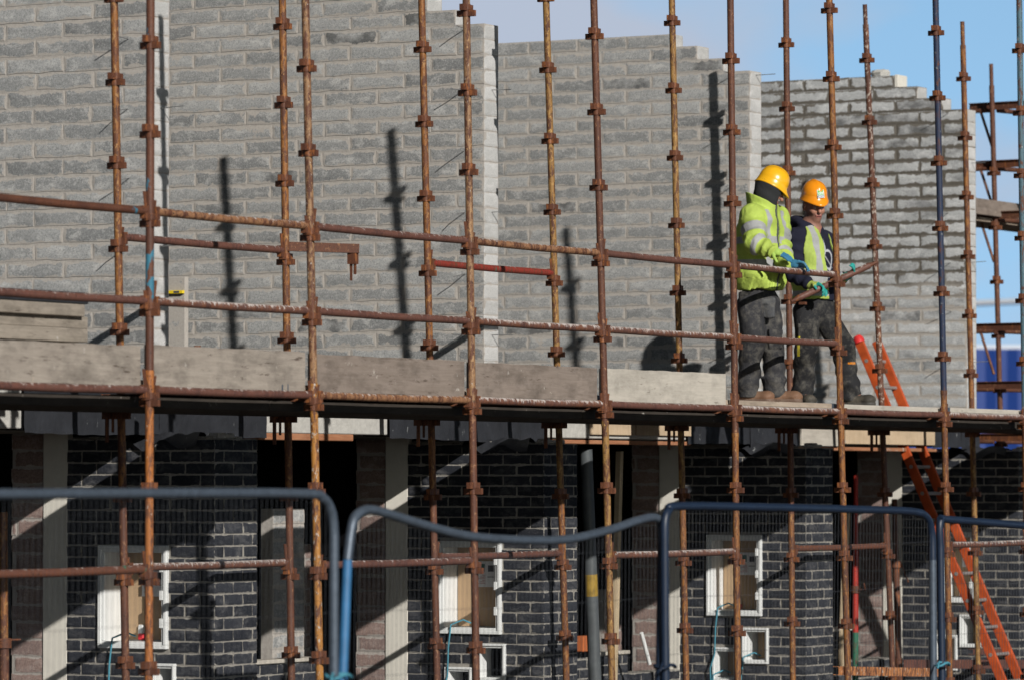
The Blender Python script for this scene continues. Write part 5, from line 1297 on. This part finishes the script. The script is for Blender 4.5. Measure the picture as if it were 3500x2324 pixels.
def hcol(V):
    _, u, v = torso(V, SEC2, ANG2); z = V[:, 2]; C_ = np.tile(NAVY, (len(V), 1)); fr = v < -.03; x = u-.035; W_ = V3(.42, .43, .46)
    r = np.hypot(x/.085, (z-1.015)/.05); C_[fr & (r < 1) & (z < 1.02) & (np.hypot((x-.01)/.075, (z-1.035)/.04) > .95)] = W_
    C_[fr & (np.hypot(x/.07, (z-1.0)/.03) < .8) & (np.sin(x*160) > .1)] = W_*.8
    ring = np.abs(np.hypot((x-.005)/.050, (z-1.10)/.070)-1); C_[fr & (ring < .14) & ((x > -.01) | (z < 1.1))] = W_
    C_[fr & (np.abs(x+.022-(z-1.19)*.12) < .009*(1.27-z)/.09) & (z > 1.165) & (z < 1.26)] = W_
    C_[fr & (np.abs(x-.01+(z-1.09)*.9) < .007) & (z > 1.04) & (z < 1.14)] = W_*.7
    C_[fr & (np.abs(x+.035-(z-1.13)*.5) < .006) & (z > 1.08) & (z < 1.17)] = W_
    return C_
meshify('hoodie', hoodie, V3(-.36, -.5, .78), V3(.40, .40, 1.52), .005, hcol, M['navy'], r2, 2)
def vest(P):
    S_ = [(z, cx, cy, a+.014, b+.016) for z, cx, cy, a, b in SEC2]; d, u, v = torso(P, S_, ANG2); d = d+.006*wav(P, (.3, .2, .9), 38, (1, .2, 0), 15)
    sh = np.minimum(cone(P, J2['shR']+V3(0, 0, .02), J2['elR'], .088, .074), cone(P, J2['shL']+V3(0, 0, .02), J2['elL'], .088, .074))
    for s in 'RL': d = np.minimum(d, cone(P, neck2+V3(0, 0, -.055), J2['sh'+s]+V3(0, 0, -.0), .088, .088))
    inner = cone(P, neck2+V3(0, 0, -.09), neck2+V3(0, 0, .12), .085, .10)
    d = np.maximum(np.maximum(d, -(sh-.004)), -inner); d = np.maximum(d, P[:, 2]-1.40)
    front = np.maximum(np.abs(u-.055)-.060, v); d = np.maximum(d, -front); return np.maximum(d, .80-P[:, 2])
def vcol(V):
    _, u, v = torso(V, SEC2, ANG2); z = V[:, 2]; C_ = np.tile(LIME2, (len(V), 1))
    C_[(np.abs(u+.075) < .026) & (z > .92)] = REFL; C_[(np.abs(u-.145) < .02)] = REFL
    C_[(np.abs(z-.955) < .027) | (np.abs(z-.845) < .022)] = REFL; return C_
meshify('hi_vis_vest', vest, V3(-.36, -.34, .77), V3(.34, .36, 1.45), .005, vcol, M['hivis'], r2, 1)
# the tube he carries
W2 = lambda v: P2.Mw @ Vector(tuple(v))
a, b = W2(tubA), W2(tubB); o = empty('scaffold_tube', a, 'loose brown scaffold tube carried in the gloved hands of the worker in navy', 'scaffold tube')
mb = MB(); mb.tube([(0, 0, 0), (b-a)*.5, (b-a)], TR, 16, hollow=True); mb.build('tube', M['ledger'], o)
mb = MB(); mb.tube([(b-a)*.99, (b-a)*1.05], [.022, .014], 12); mb.tube([(b-a)*1.05, (b-a)*1.11], .012, 10); mb.build('spigot', M['clip'], o)
d = (b-a).normalized(); mb = MB(); mb.tube([-d*.07, d*.01], [.012, .026], 8); mb.box(-.006, .03, -.05, .0, -.05, -.03); mb.build('flattened_end', M['clip'], o)
